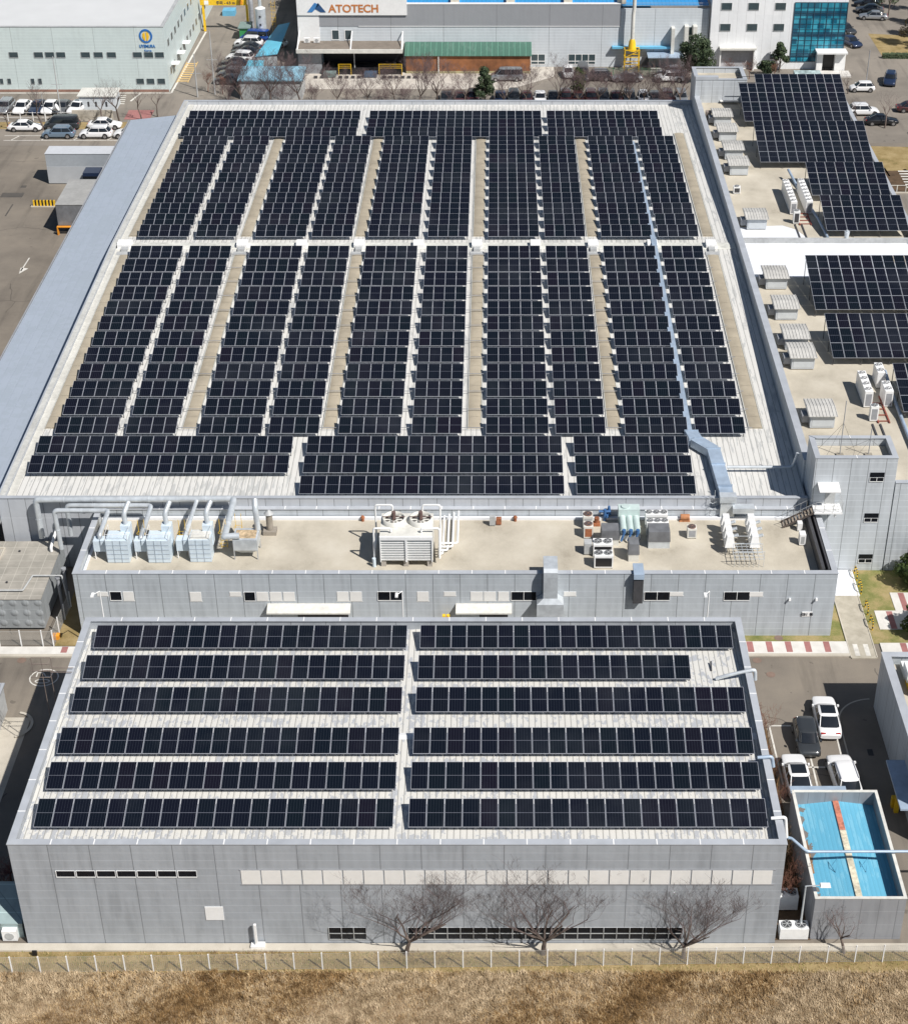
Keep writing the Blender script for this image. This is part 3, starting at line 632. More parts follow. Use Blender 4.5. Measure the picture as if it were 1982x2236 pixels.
for r in range(3):
    y = 206.6 + r * 3.36
    for s, (x, n) in enumerate(((-40.55, 20), (-16.78, 20), (6.5, 13))):
        solar_table(x, y, rz(y) + .26, n, P2, f'{["left", "middle", "right"][s]} long solar table in the {["third from back", "second from back", "backmost"][r]} full row of the big roof', 'long solar tables at the roof edge', zf=.24)
for y, rows, x, n, sk, lab in [(207.66, 5, 31.65, 12, 2, 'farthest raised solar canopy on the right block, five rows with a shorter top row'), (193.23, 4, 31.75, 12, 0, 'four-row raised solar canopy beside the four far roof huts'),
                               (182.7, 3, 36.3, 8, 0, 'eight-wide raised solar canopy behind the far white condenser rows'), (172.43, 3, 36.3, 8, 0, 'eight-wide raised solar canopy just behind the grey low wall'),
                               (152.49, 4, 31.85, 12, 0, 'raised solar canopy in front of the white roof coating'), (141.98, 3, 31.85, 12, 0, 'raised solar canopy right of the three close huts'), (131.5, 3, 36.4, 8, 0, 'nearest raised solar canopy, cut by the right picture edge')]:
    solar_table(x, y, 8.9, n, 1.137, lab, 'raised solar canopies on the right block', rows, sk, zf=.9)
# cross conduits between the tables
b = MB()
for r in range(12):
    y = 167.2 - r * (167.2 - 130.72) / 11 + .9; z = rz(y) + .08
    for xa, xb in ((-34.1, -33.3), (-28.9, -26.7), (-21.2, -20.5), (-16.0, -14.2), (-8.7, -7.6), (-3.2, -1.0), (4.6, 5.3), (9.7, 11.6), (22.3, 23.0)): b.box(xa, xb, y - .025, y + .025, z + .25, z + .3)
b.build('cable_tray', grey, BF)
# ================================================================ ROOF DUCT AND ROOF MACHINES
t = thing('roof_duct', 'long blue grey sheet metal duct crossing the big roof and dropping over its front edge', 'duct', (18, 121, 6.7))
b = MB()
def duct(b, pts, w, h, mi=0):
    for i in range(len(pts) - 1):
        p, q = Vector(pts[i]), Vector(pts[i + 1]); d = Vector((q - p)[:2]).normalized(); n = Vector((-d.y, d.x)) * w / 2
        vs = []
        for a in (p, q):
            for s, zz in ((-1, 0), (1, 0), (1, h), (-1, h)): vs.append((a.x + n.x * s, a.y + n.y * s, a.z + zz))
        b.add(vs, [(0, 1, 2, 3), (7, 6, 5, 4), (0, 4, 5, 1), (1, 5, 6, 2), (2, 6, 7, 3), (3, 7, 4, 0)], mi)
        c = (p + q) / 2
duct(b, [(17.05, 204, rz(204) + .1), (17.15, 171.8, rz(171.8) + .1)], .55, .5); duct(b, [(17.15, 171.8, rz(171) + .12), (17.15, 170, rz(170) + .12)], .6, .6)
duct(b, [(17.15, 170, rz(170) + .1), (17.2, 130.2, rz(130) + .1)], .55, .55)
b.build('upper_run', galvblue, t)
b = MB(); duct(b, [(17.35, 130.3, 6.95), (17.6, 129.0, 6.95), (19.0, 127.2, 6.93), (19.25, 122, 6.78), (19.35, 119.95, 6.75)], 1.15, .75)
b.build('wide_run', galvblue, t)
b = MB()
for x, y in ((17.35, 130.3), (17.6, 129.0), (19.0, 127.2), (19.12, 124.6), (19.3, 121.0)): b.box(x - .62, x + .62, y - .04, y + .04, 6.8, 7.75)
b.build('flange', galvblue, t)
b = MB(); b.box(18.7, 20.1, 119.2, 119.98, 7.0, 7.6).box(18.8, 20.0, 119.3, 119.9, 5.3, 7.0); b.build('drop', galv, t)
b = MB(); b.tube(bez([(19.9, 124.6, 7.3), (25.6, 124.6, 7.3), (25.9, 124.6, 8.7)], .4), .14, 8); tag(b.build('roof_pipe', galv), 'thin grey pipe from the wide duct across to the right parapet', 'pipe')
# ladder on the big wall next to the duct
def ladder(name, lab, x, y, z0, z1, m, w=.45, cage=True, hood=.9):
    b = MB(); b.tube([(x - w / 2, y, z0), (x - w / 2, y, z1 + hood)], .025, 4); b.tube([(x + w / 2, y, z0), (x + w / 2, y, z1 + hood)], .025, 4)
    n = int((z1 - z0) / .3)
    for i in range(n): b.tube([(x - w / 2, y, z0 + .15 + i * .3), (x + w / 2, y, z0 + .15 + i * .3)], .015, 4)
    if cage:
        for zz in [z0 + (.5 if z1 - z0 < 3 else 2) + k * .6 for k in range(int((z1 + hood - z0 - .5) / .6))]:
            b.tube([(x - w / 2, y, zz), (x - w / 2 - .1, y - .4, zz), (x, y - .65, zz), (x + w / 2 + .1, y - .4, zz), (x + w / 2, y, zz)], .018, 4)
    return tag(b.build(name, m), lab, 'ladder')
ladder('caged_ladder', 'pale caged ladder on the wall left of the falling duct', 18.1, 119.8, 5.3, 7.0, galv)
def fan(b, x, y, z, r, mi_ring=0, mi_dark=1):
    b.cyl(x, y, z, z + .1, r, n=18, mi=mi_ring); b.cyl(x, y, z + .1, z + .105, r * .9, n=18, mi=mi_dark)
    for k in range(3):
        a = k * 1.047; c, s = math.cos(a) * r * .88, math.sin(a) * r * .88; b.box(x - r * .88, x + r * .88, y - .02, y + .02, z + .106, z + .125, mi_ring, rot=a)
    b.cyl(x, y, z + .1, z + .15, r * .2, n=8, mi=mi_ring)
def condenser(lab, x0, x1, y, w, h, z, fans, group, front=None, m=None, d=None, ringm=None, name='condenser', fr=None, rzv=0):
    """machine with fans in its top; x0..x1 and y = front foot line"""
    d = d or w; t = thing(name, lab, 'air conditioner', ((x0 + x1) / 2, y, z), group); m = m or white
    MB().box(x0, x1, y, y + d, z + .08, z + h).build('casing', m, t)
    if front: MB().box(x0 + .1, x1 - .1, y - .012, y, z + .2, z + h * .85).build('grille', front, t)
    for i in range(fans):
        xx = x0 + (x1 - x0) * (i + .5) / fans; b = MB(); fan(b, xx, y + d / 2, z + h, fr or min((x1 - x0) / fans * .44, d * .42)); b.build('fan', [ringm or midgrey, dark], t)
    b = MB()
    for xx in (x0 + .05, x1 - .15): b.box(xx, xx + .1, y + .03, y + d - .03, z, z + .08)
    b.build('foot', dark, t); return t
ZR = 5.3
za = lambda x, y, z=ZR: at(x * .3642, 1040 + y * .3642, z)
zb = lambda x, y, z=ZR: at(640 + x * .3642, 1040 + y * .3642, z)
zc = lambda x, y, z=ZR: at(1230 + x * .1821, 1100 + y * .1821, z)
zd = lambda x, y, z=ZR: at(1200 + x * .4316, 1040 + y * .4316, z)
# dust collectors
gridm = plain('scrubber_seam', (.36, .42, .48), .5)
for i, (xa, xb, yb) in enumerate([(650, 782, 520), (895, 1027, 520), (1145, 1272, 516)]):
    p, q = za(xa, yb), za(xb, yb); x0, x1, y = p[0], q[0], p[1]; hh = 2.15; dd = 1.55
    t = thing('dust_collector', ['leftmost pale blue dust collector box with roof pipe on the tan deck', 'middle pale blue dust collector box on the tan deck', 'third pale blue dust collector from the left, with a stained top'][i], 'dust collector', ((x0 + x1) / 2, y, ZR), 'pale blue dust collectors')
    MB().box(x0, x1, y, y + dd, ZR + .05, ZR + hh).build('body', paleblue, t)
    b = MB()
    for k in range(1, 3): b.box(x0 + (x1 - x0) * k / 3 - .02, x0 + (x1 - x0) * k / 3 + .02, y - .03, y, ZR + .05, ZR + hh)
    for k in range(1, 5):
        zz = ZR + hh * k / 5
        for j in range(3): b.box(x0 + (x1 - x0) * j / 3 + .025, x0 + (x1 - x0) * (j + 1) / 3 - .025, y - .025, y, zz - .02, zz + .02)
    b.build('stiffeners', gridm, t)
    b = MB(); b.box(x0 + .1, x1 - .1, y + .15, y + dd - .15, ZR + hh, ZR + hh + .06, 0); b.box(x0 + .3, x1 - .5, y + .4, y + .9, ZR + hh + .06, ZR + hh + .09, 0); b.build('lid', offwhite if i == 2 else paleblue, t)
    b = MB()
    for (ax, ay), (cx, cy) in (((x0, y + .03), (x1, y + .03)), ((x1 - .02, y + .05), (x1 - .02, y + dd)), ((x0 + .02, y + .05), (x0 + .02, y + dd))):
        b.tube([(ax, ay, ZR + hh + .6), (cx, cy, ZR + hh + .6)], .02, 4); b.tube([(ax, ay, ZR + hh), (ax, ay, ZR + hh + .6)], .02, 4); b.tube([(cx, cy, ZR + hh), (cx, cy, ZR + hh + .6)], .02, 4)
    b.build('guard_rail', white, t)
    b = MB(); b.box(x1 - .75, x1 + .05, y + dd - .3, y + dd + .45, ZR + .9, ZR + hh + .6); b.build('fan_box', paleblue, t)
    sx, sy = x1 - .35, y + dd + .1
    b = MB(); b.tube(bez([(sx, sy, ZR + hh + .55), (sx - .1, sy + .1, 8.9), (sx + .25, sy + .9, 9.6)], .35), .2, 12); b.build('stack', galv, t)
    b = MB(); b.box(x0 - 1.15, x0 - .12, y + .55, y + 1.35, ZR + .75, ZR + 1.75).build('side_hopper', paleblue, t)
    b = MB()
    for xx in (x0 - 1.12, x0 - .22):
        for yy in (y + .58, y + 1.27): b.box(xx, xx + .07, yy, yy + .07, ZR, ZR + .75)
    b.build('leg', white, t)
    # yellow caged ladder behind
    ladder('yellow_ladder', ['yellow caged ladder right of the leftmost dust collector', 'yellow caged ladder right of the middle dust collector', 'yellow caged ladder right of the third dust collector'][i], x1 + .75, y + dd + .6, ZR, ZR + 1.9, yellow, .5)
p, q = za(1410, 500), za(1540, 500); x0, x1, y = p[0], q[0], p[1]
t = thing('hopper_unit', 'grey hopper shaped dust collector with a rusty stained top, rightmost of the four', 'dust collector', (x0, y, ZR))
b = MB(); b.box(x0 - .05, x1 + .15, y, y + 1.8, ZR + .9, ZR + 1.9); b.add([(x0 - .05, y, ZR + .9), (x1 + .15, y, ZR + .9), (x1 + .15, y + 1.8, ZR + .9), (x0 - .05, y + 1.8, ZR + .9), (x0 + .5, y + .5, ZR + .35), (x1 - .4, y + .5, ZR + .35), (x1 - .4, y + 1.3, ZR + .35), (x0 + .5, y + 1.3, ZR + .35)], [(0, 4, 5, 1), (1, 5, 6, 2), (2, 6, 7, 3), (3, 7, 4, 0), (4, 7, 6, 5)]).build('body', galv, t)
b = MB()
for xx in (x0 - .05, x1 + .07):
    for yy in (y, y + 1.72): b.box(xx, xx + .08, yy, yy + .08, ZR, ZR + .9)
b.build('leg', midgrey, t)
MB().box(x0 + .1, x1, y + .3, y + 1.5, ZR + 1.9, ZR + 1.93).build('stained_lid', plain('stained', (.5, .38, .24), .7, var=.35, scale=4), t)
b = MB(); b.tube(bez([(x1 + .05, y + 1.6, ZR + 1.9), (x1 - .05, y + 1.75, 9.1), (x1 - .1, y + 2.3, 9.7)], .3), .24, 12); b.build('stack', galv, t)
ladder('yellow_ladder', 'yellow caged ladder behind the grey hopper unit', x0 + .1, y + 2.6, ZR, ZR + 1.9, yellow, .5)
def pipe(name, lab, pts, r, m, bend=.35, n=10, cat='pipe', group=None):
    b = MB(); P = [Vector(p) for p in pts]; b.tube(bez(pts, bend), r, n)
    for i in range(len(P) - 1):      # coupling collars
        L = (P[i + 1] - P[i]).length; d = (P[i + 1] - P[i]).normalized()
        k = int(L / 2.4)
        for j in range(1, k + 1): c = P[i] + d * (L * j / (k + 1)); b.tube([c - d * .04, c + d * .04], r * 1.09, n)
    return tag(b.build(name, m), lab, cat, group)
def yrun(zf, x, y, Y, Yw=110.): return on(x * .3642, 1040 + y * .3642, Y)
# run 1 (nearest), run 2, thick run, run 3
def hop(i): p = za([650, 895, 1145][i], [520, 520, 516][i]); return (p[0] - .62, p[1] + .95)
hx, hy = hop(0); e = on(325 * .3642, 1040 + 205 * .3642, 117.4)
pipe('exhaust_pipe', 'bright steel pipe from the leftmost hopper, bending left along the wall, nearest of the runs', [(hx, hy, ZR + 1.7), (hx, hy, e[2]), (hx, 117.4, e[2]), (e[0], 117.4, e[2]), (e[0] + .1, 117.4, 3.6)], .2, galv, group='steel exhaust pipes')
hx, hy = hop(1); e = on(400 * .3642, 1040 + 175 * .3642, 118.6)
pipe('exhaust_pipe', 'bright steel pipe from the second hopper, running left above the nearest run', [(hx, hy, ZR + 1.7), (hx, hy, e[2]), (hx, 118.6, e[2]), (e[0], 118.6, e[2]), (e[0], 118.6, 4.2)], .2, galv, group='steel exhaust pipes')
hx, hy = hop(2); e = on(1155 * .3642, 1040 + 140 * .3642, 119.3)
pipe('exhaust_pipe', 'short steel pipe slanting from the third hopper up to the thick main', [(hx, hy, ZR + 1.7), (hx, hy, e[2] - .5), (hx + .35, 119.2, e[2])], .18, galv, group='steel exhaust pipes')
e = on(215 * .3642, 1040 + 140 * .3642, 119.3)
pipe('exhaust_main', 'thick grey duct running along the top of the big factory wall to the grey hopper', [(x0 + .5, y + .2, ZR + 2.2), (x0 - .7, y + .1, ZR + 2.2), (x0 - .7, y + .1, e[2] + .1), (x0 - .7, 119.3, e[2] + .1), (e[0], 119.3, e[2]), (e[0], 119.3, 3.5)], .27, galv, cat='duct')
p = za(1620, 345)
t = thing('mushroom_vent', 'brown mushroom capped vent stack on a square base right of the collectors', 'vent', (p[0], p[1], ZR)); br = plain('vent_brown', (.28, .25, .21), .7)
MB().box(p[0] - .55, p[0] + .55, p[1] - .3, p[1] + .6, ZR, ZR + .35).build('base', br, t); MB().cyl(p[0], p[1] + .2, ZR + .35, ZR + 1.9, .28).build('stack', br, t); MB().cyl(p[0], p[1] + .2, ZR + 1.9, ZR + 2.25, .42, .06).build('cap', midgrey, t)
# cooling tower
p, q = zb(525, 545), zb(838, 545); x0, x1, y = p[0], q[0], p[1]; t = thing('cooling_tower', 'large white twin fan cooling tower with louvred front on the tan deck', 'cooling tower', ((x0 + x1) / 2, y, ZR))
Z0, Z1, D = ZR + .55, ZR + 2.95, 3.5; xm = (x0 + x1) / 2
MB().box(x0, x1, y + .12, y + D, Z0, Z1).build('casing', offwhite, t)
for s, (a, c) in enumerate(((x0 + .08, xm - .08), (xm + .08, x1 - .08))):
    b = MB(); b.box(a, c, y + .09, y + .12, Z0 + .1, Z1 - .35, 1)
    for k in range(12): z = Z0 + .14 + k * .165; b.box(a, c, y - .01, y + .085, z, z + .05, 0)
    b.build('louvre', [white, plain('teal_dark', (.05, .12, .14), .5)], t)
b = MB(); b.box(x0, x0 + .08, y - .08, y + .12, Z0, Z1); b.box(x1 - .08, x1, y - .08, y + .12, Z0, Z1); b.box(xm - .08, xm + .08, y - .08, y + .12, Z0, Z1); b.box(x0 + .08, xm - .08, y - .08, y + .12, Z1 - .3, Z1); b.box(xm + .08, x1 - .08, y - .08, y + .12, Z1 - .3, Z1); b.build('front_frame', white, t)
b = MB(); 
for xx in (x0 + .05, xm - .25, x1 - .45):
    for yy in (y + .1, y + D - .5): b.box(xx, xx + .4, yy, yy + .4, ZR, Z0)
b.build('plinth', plain('plinth', (.4, .37, .33), .9), t)
for xx in (x0 + 1.05, x1 - 1.0):
    b = MB(); n = 24; r1 = .92
    vs = []
    for k in range(n):
        a = 6.2832 * k / n
        for rr, zz in ((r1 + .05, Z1), (r1, Z1 + .45), (r1 - .07, Z1 + .45), (r1 - .07, Z1 + .02)): vs.append((xx + rr * math.cos(a), y + D * .64 + rr * math.sin(a), zz))
    b.add(vs, [(4 * k + j, 4 * ((k + 1) % n) + j, 4 * ((k + 1) % n) + j + 1, 4 * k + j + 1) for k in range(n) for j in range(3)], 0, True)
    f = b.build('fan_shroud', offwhite, t); yy = y + D * .64
    MB().cyl(xx, yy, Z1 + .01, Z1 + .05, r1 - .08, n=20).build('fan_well', dark, f)
    b = MB()
    for k in range(4): a = k * math.pi / 4; b.box(xx - r1 + .07, xx + r1 - .07, yy - .1, yy + .1, Z1 + .2, Z1 + .22, rot=a)
    b.build('fan_blades', offwhite, f)
    b = MB(); b.box(xx - r1, xx + r1, yy - .03, yy + .03, Z1 + .44, Z1 + .5); b.box(xx - .03, xx + .03, yy - r1, yy + r1, Z1 + .5, Z1 + .55); b.cyl(xx, yy, Z1 + .3, Z1 + .95, .17, n=10); b.build('motor', plain('motor_rust', (.14, .09, .08), .8), f)
for s, xo, xe in ((-1, x0 - .5, x0 + .9), (1, x1 + .55, x1 - .9)):
    b = MB(); b.tube(bez([(xe, y + .55, Z1 + .15), (xe, y + .55, Z1 + .45), (xo, y + .55, Z1 + .45), (xo, y + .4, ZR + .6)], .2), .09, 8); b.tube(bez([(xe, y + D - .3, Z1 + .2), (xe, y + D - .3, Z1 + 1.0), (xo, y + D - .3, Z1 + 1.0), (xo, y + D - .3, ZR + 1.0), (xo, y + .5, ZR + .7)], .2), .08, 8); b.build('water_pipe', white, t)
b = MB()
for k in range(4): b.tube(bez([(x1 + .4, y + 1.2 + k * .3, ZR + .5 + .15 * k), (x1 + .75 + k * .4, y + 1.2 + k * .3, ZR + .5 + .15 * k), (x1 + .75 + k * .4, 119.1, ZR + .5 + .15 * k)], .25), .09, 8)
b.build('supply_pipes', white, t)
b = MB(); b.cyl(x0 - .52, y + .1, ZR, ZR + .8, .15).build('pump', paleblue, t)
# small roof items near the wall
p = zb(1205, 300); condenser('small grey condenser beside a rusty box near the wall, right of the cooling tower', p[0] - .4, p[0] + .1, p[1], .4, .9, ZR, 0, None, m=midgrey, d=.35)
MB_ = MB().box(p[0] + .15, p[0] + .6, p[1] + .1, p[1] + .5, ZR + .1, ZR + .65); tag(MB_.build('motor_box', rust), 'small rusty motor box beside the grey condenser near the wall', 'motor')
for (u, l) in ((418, 'small rusty roof outlet left of the cooling tower'), (1330, 'small rusty roof outlet above the brown stain right of the cooling tower')):
    p = zb(u, 268); b = MB(); b.cyl(p[0], p[1], ZR, ZR + .35, .13, n=10); b.cyl(p[0], p[1], ZR + .35, ZR + .5, .2, .12, n=10); tag(b.build('roof_outlet', rust), l, 'vent')
# right machine cluster
def C(xa, xb, yb): p, q = zc(xa, yb), zc(xb, yb); return p[0], q[0], p[1]
x0, x1, y = C(232, 348, 300); condenser('upper of two cream single fan condensers at the left of the machine cluster', x0, x1, y, .9, 1.15, ZR, 1, 'single fan condensers', m=offwhite, ringm=plain('fan_brown', (.22, .13, .1), .7), d=.95, front=midgrey)
x0, x1, y = C(240, 352, 420); condenser('cream single fan condenser with a rust hole in its side, lower of the pair', x0, x1, y, .9, 1.15, ZR, 1, 'single fan condensers', m=offwhite, ringm=plain('fan_brown', (.22, .13, .1)), d=.95, front=rust)
x0, x1, y = C(352, 585, 640); condenser('white two fan condenser with black front, behind its twin', x0, x1, y, .8, 1.2, ZR, 2, 'two fan condensers', front=black, d=1.0)
x0, x1, y = C(365, 590, 778); condenser('white two fan condenser with black front, nearest the parapet', x0, x1, y, .8, 1.2, ZR, 2, 'two fan condensers', front=black, d=.95)
x0, x1, y = C(245, 338, 618); MBb = MB().box(x0, x1, y, y + .8, ZR + .1, ZR + 1.1); tag(MBb.build('electric_cabinet', midgrey), 'plain grey cabinet left of the two fan condensers', 'cabinet')
x0, x1, y = C(975, 1240, 290); condenser('white three fan condenser near the wall', x0, x1, y, .8, 1.3, ZR, 3, 'three fan condensers', d=.8, front=midgrey)
x0, x1, y = C(990, 1250, 390); condenser('white three fan condenser just behind the wide grey tarpaulin', x0, x1, y, .8, 1.3, ZR, 3, 'three fan condensers', d=.75)
x0, x1, y = C(1480, 1590, 422); condenser('lone cream condenser with a rusty top fan right of the cluster', x0, x1, y, .9, .95, ZR, 1, None, m=offwhite, ringm=plain('fan_brown', (.22, .13, .1)), front=grey, d=.75)
x0, x1, y = C(672, 920, 440); t = thing('chiller', 'mint green three lobed tank unit with a flat lid and blue valves', 'tank', ((x0 + x1) / 2, y, ZR))
b = MB(); wd = (x1 - x0) / 3
for k in range(3): b.tube([(x0 + wd * (k + .5), y, ZR + .9), (x0 + wd * (k + .5), y + 2.0, ZR + .95)], wd * .5, 14)
b.build('vessel', mint, t); MB().box(x0 - .03, x1 + .03, y + 2.0, y + 2.9, ZR + .3, ZR + 1.75).build('lid', mint, t); MB().cyl(x0 + .55, y + 2.45, ZR + 1.75, ZR + 1.85, .35).build('hatch', mint, t)
MB().box(x0, x1, y + .05, y + 1.95, ZR, ZR + .45).build('base', galv, t)
b = MB()
for k in range(3): xx = x0 + wd * (k + .5); b.tube(bez([(xx, y - .02, ZR + .9), (xx, y - .35, ZR + .9), (xx - .2, y - .4, ZR + .2)], .15), .1, 8); b.cyl(xx, y - .3, ZR + .9, ZR + 1.25, .16, n=8)
b.build('valve', blue, t)
b = MB(); p = zc(490, 200); b.cyl(p[0], p[1], ZR, ZR + 1.1, .14, n=10).tube([(p[0] - .5, p[1], ZR + .9), (p[0] + .5, p[1], ZR + .9)], .11, 8).tube([(p[0] + .2, p[1] - .3, ZR + .5), (p[0] + .2, p[1] + .5, ZR + .5)], .1, 8).cyl(p[0] + .35, p[1] + .2, ZR + .5, ZR + 1.3, .2, .1, n=10)
tag(b.build('pump', blue), 'blue pump with pipe stubs near the wall, left of the mint tank', 'pump')
p = zc(395, 250); b = MB().cyl(p[0], p[1], ZR, ZR + .7, .22, n=10); b.box(p[0] - .4, p[0] + .3, p[1] - .3, p[1] + .2, ZR, ZR + .25); tag(b.build('pump', rust), 'rusty pump between the cream condensers and the blue pump', 'pump')
for xa, xb, yb, h, d, lab in [(445, 665, 510, 1.5, 1.3, 'grey tarpaulin covered machine left of the mint tank'), (768, 905, 700, 1.7, 1.2, 'narrow grey tarpaulin covered machine in front of the mint tank'), (1005, 1275, 540, 1.6, 1.5, 'wide grey tarpaulin covered machine at the right of the cluster')]:
    x0, x1, y = C(xa, xb, yb); t = thing('covered_machine', lab, 'machine', ((x0 + x1) / 2, y, ZR), 'tarpaulin covered machines')
    MB().box(x0 + .05, x1 - .05, y + .05, y + d - .05, ZR, ZR + h * .5).build('cabinet', [offwhite, galv][xa == 1005], t)
    b = MB(); b.box(x0, x1, y, y + d, ZR + h * .42, ZR + h, taper=.06); b.build('tarpaulin', tarp, t)
p = zc(1440, 200); b = MB(); b.tube([(p[0] - .3, p[1], ZR + .35), (p[0] + .45, p[1], ZR + .35)], .26, 12).box(p[0] - .4, p[0] + .5, p[1] - .25, p[1] + .25, ZR, ZR + .1); tag(b.build('motor', plain('faded_orange', (.5, .22, .1), .7, var=.3)), 'orange motor lying near the wall beside a white hose', 'motor')
# white filter bank with lattice platform
t = thing('filter_bank', 'double row of tall white filter housings with a lattice platform in front', 'filter unit', (zd(960, 440)[0], zd(960, 440)[1], ZR))
for xa in (905, 1030):
    for k in range(4):
        p = zd(xa - 22 + k * 7, 285 + k * 34); b = MB(); b.box(p[0] - .42, p[0] + .42, p[1] - .4, p[1] + .4, ZR + .75, ZR + 1.75, taper=.16); b.add([(p[0] - .42, p[1] - .4, ZR + .75), (p[0] + .42, p[1] - .4, ZR + .75), (p[0] + .42, p[1] + .4, ZR + .75), (p[0] - .42, p[1] + .4, ZR + .75), (p[0], p[1], ZR + .4)], [(0, 4, 1), (1, 4, 2), (2, 4, 3), (3, 4, 0)]); b.build('housing', white, t)
        if k < 3: MB().tube([(p[0] + .28, p[1] - .5, ZR + 1.3), (p[0] + .7, p[1] - .6, ZR + 1.5)], .14, 8).build('elbow', galv, t)
        b = MB()
        for dx in (-.3, .25): b.box(p[0] + dx, p[0] + dx + .05, p[1] - .28, p[1] - .23, ZR, ZR + .8)
        b.build('leg', grey, t)
a, c = zd(880, 300, ZR + 2), zd(1045, 255, ZR + 2)
p, q = zd(930, 460), zd(1060, 380); b = MB()
for k in range(7): x = p[0] + (q[0] - p[0]) * k / 6; b.tube([(x, p[1], ZR + .8), (x, q[1], ZR + .8)], .025, 4); b.tube([(x, p[1], ZR + .8), (x, p[1], ZR)], .02, 4)
for k in range(6): yy = p[1] + (q[1] - p[1]) * k / 5; b.tube([(p[0], yy, ZR + .8), (q[0], yy, ZR + .8)], .025, 4)
for yy in (p[1], (p[1] + q[1]) / 2, q[1]): b.tube([(p[0], yy, ZR + 1.5), (q[0], yy, ZR + 1.5)], .03, 4); b.tube([(p[0], yy, ZR + .8), (p[0], yy, ZR + 1.5)], .02, 4); b.tube([(q[0], yy, ZR + .8), (q[0], yy, ZR + 1.5)], .02, 4)
b.build('lattice_platform', galv, t)
b = MB(); duct(b, [(zd(975, 240)[0] - .9, 119.2, ZR + .9), (zd(975, 240)[0] + .9, 119.2, ZR + .9)], .8, .5); b.build('header_duct', galv, t)
p = zd(1275, 352); condenser('small white condenser with a bent pipe near the right end of the tan deck', p[0] - .25, p[0] + .25, p[1], .6, 1.05, ZR, 0, None, d=.7, front=midgrey)
p = zd(1262, 280); b = MB().box(p[0] - .2, p[0] + .2, p[1], p[1] + .5, ZR + .1, ZR + .8); tag(b.build('pump_box', white), 'small white box just behind the condenser at the right end of the tan deck', 'box')
# things on the front wall of the middle block
a, c = z2(1500, 590, 109.6), z2(1585, 590, 109.6); t = thing('wall_duct', 'galvanised duct with a wide square foot climbing over the parapet of the middle block', 'duct', (a[0], 109.5, 3))
b = MB(); b.box(a[0], c[0], 109.2, 109.97, 4.3, 6.3); b.exx([(109.2, 6.3), (109.25, 6.75), (109.5, 7.0), (111.3, 7.0), (111.3, 6.3)], a[0], c[0]); b.box(a[0] + .05, c[0] - .05, 110.6, 111.3, 5.3, 6.3); b.build('riser', galv, t)
e, f = z2(1460, 700, 109.4), z2(1620, 700, 109.4); b = MB(); b.box(e[0], f[0], 108.9, 109.97, 2.7, 3.9); b.add([(e[0], 108.9, 3.9), (f[0], 108.9, 3.9), (f[0], 109.97, 3.9), (e[0], 109.97, 3.9), (a[0], 109.2, 4.3), (c[0], 109.2, 4.3), (c[0], 109.97, 4.3), (a[0], 109.97, 4.3)], [(0, 1, 5, 4), (1, 2, 6, 5), (2, 3, 7, 6), (3, 0, 4, 7)]); b.build('foot_box', galv, t)
a, c = on(1383, 1270, 109.7), on(1404, 1270, 109.7); t = thing('wall_duct', 'narrow dark duct with a pale cap on the front wall of the middle block', 'duct', (a[0], 109.7, 3))
MB().box(a[0], c[0], 109.5, 109.97, 3.6, 6.0).build('riser', dark, t); MB().exx([(109.4, 6.0), (109.45, 6.45), (111, 6.5), (111, 6.25), (109.97, 6.2), (109.97, 6.0)], a[0] - .03, c[0] + .03).build('cap', galvblue, t)
p = on(974, 1346, 109.6); b = MB(); b.box(p[0] - .3, p[0] - .05, 109.3, 109.6, 1.2, 2.5, 0); b.cyl(p[0] + .15, 109.6, 1.2, 2.4, .14, n=10); tag(b.build('tool_rack', yellow), 'tall yellow object standing by the right awning', 'equipment')
for u, v0, lab in [(218, 1291, 'white lamp post with bracket at the left end of the middle block wall'), (878, 1291, 'white lamp post with bracket near the twin black windows'), (1548, 1291, 'white lamp post with bracket right of the dark wall duct')]:
    p = on(u, v0, 107.2); b = MB(); b.tube([(p[0], 107.2, 0), (p[0], 107.2, p[2])], [.07, .045], 8); b.tube([(p[0], 107.2, p[2]), (p[0] - .35, 106.6, p[2] + .12)], .035, 6); b.box(p[0] - .5, p[0] - .28, 106.2, 106.75, p[2] + .08, p[2] + .2)
    tag(b.build('lamp_post', white), lab, 'lamp post', 'white lamp posts along the middle wall')
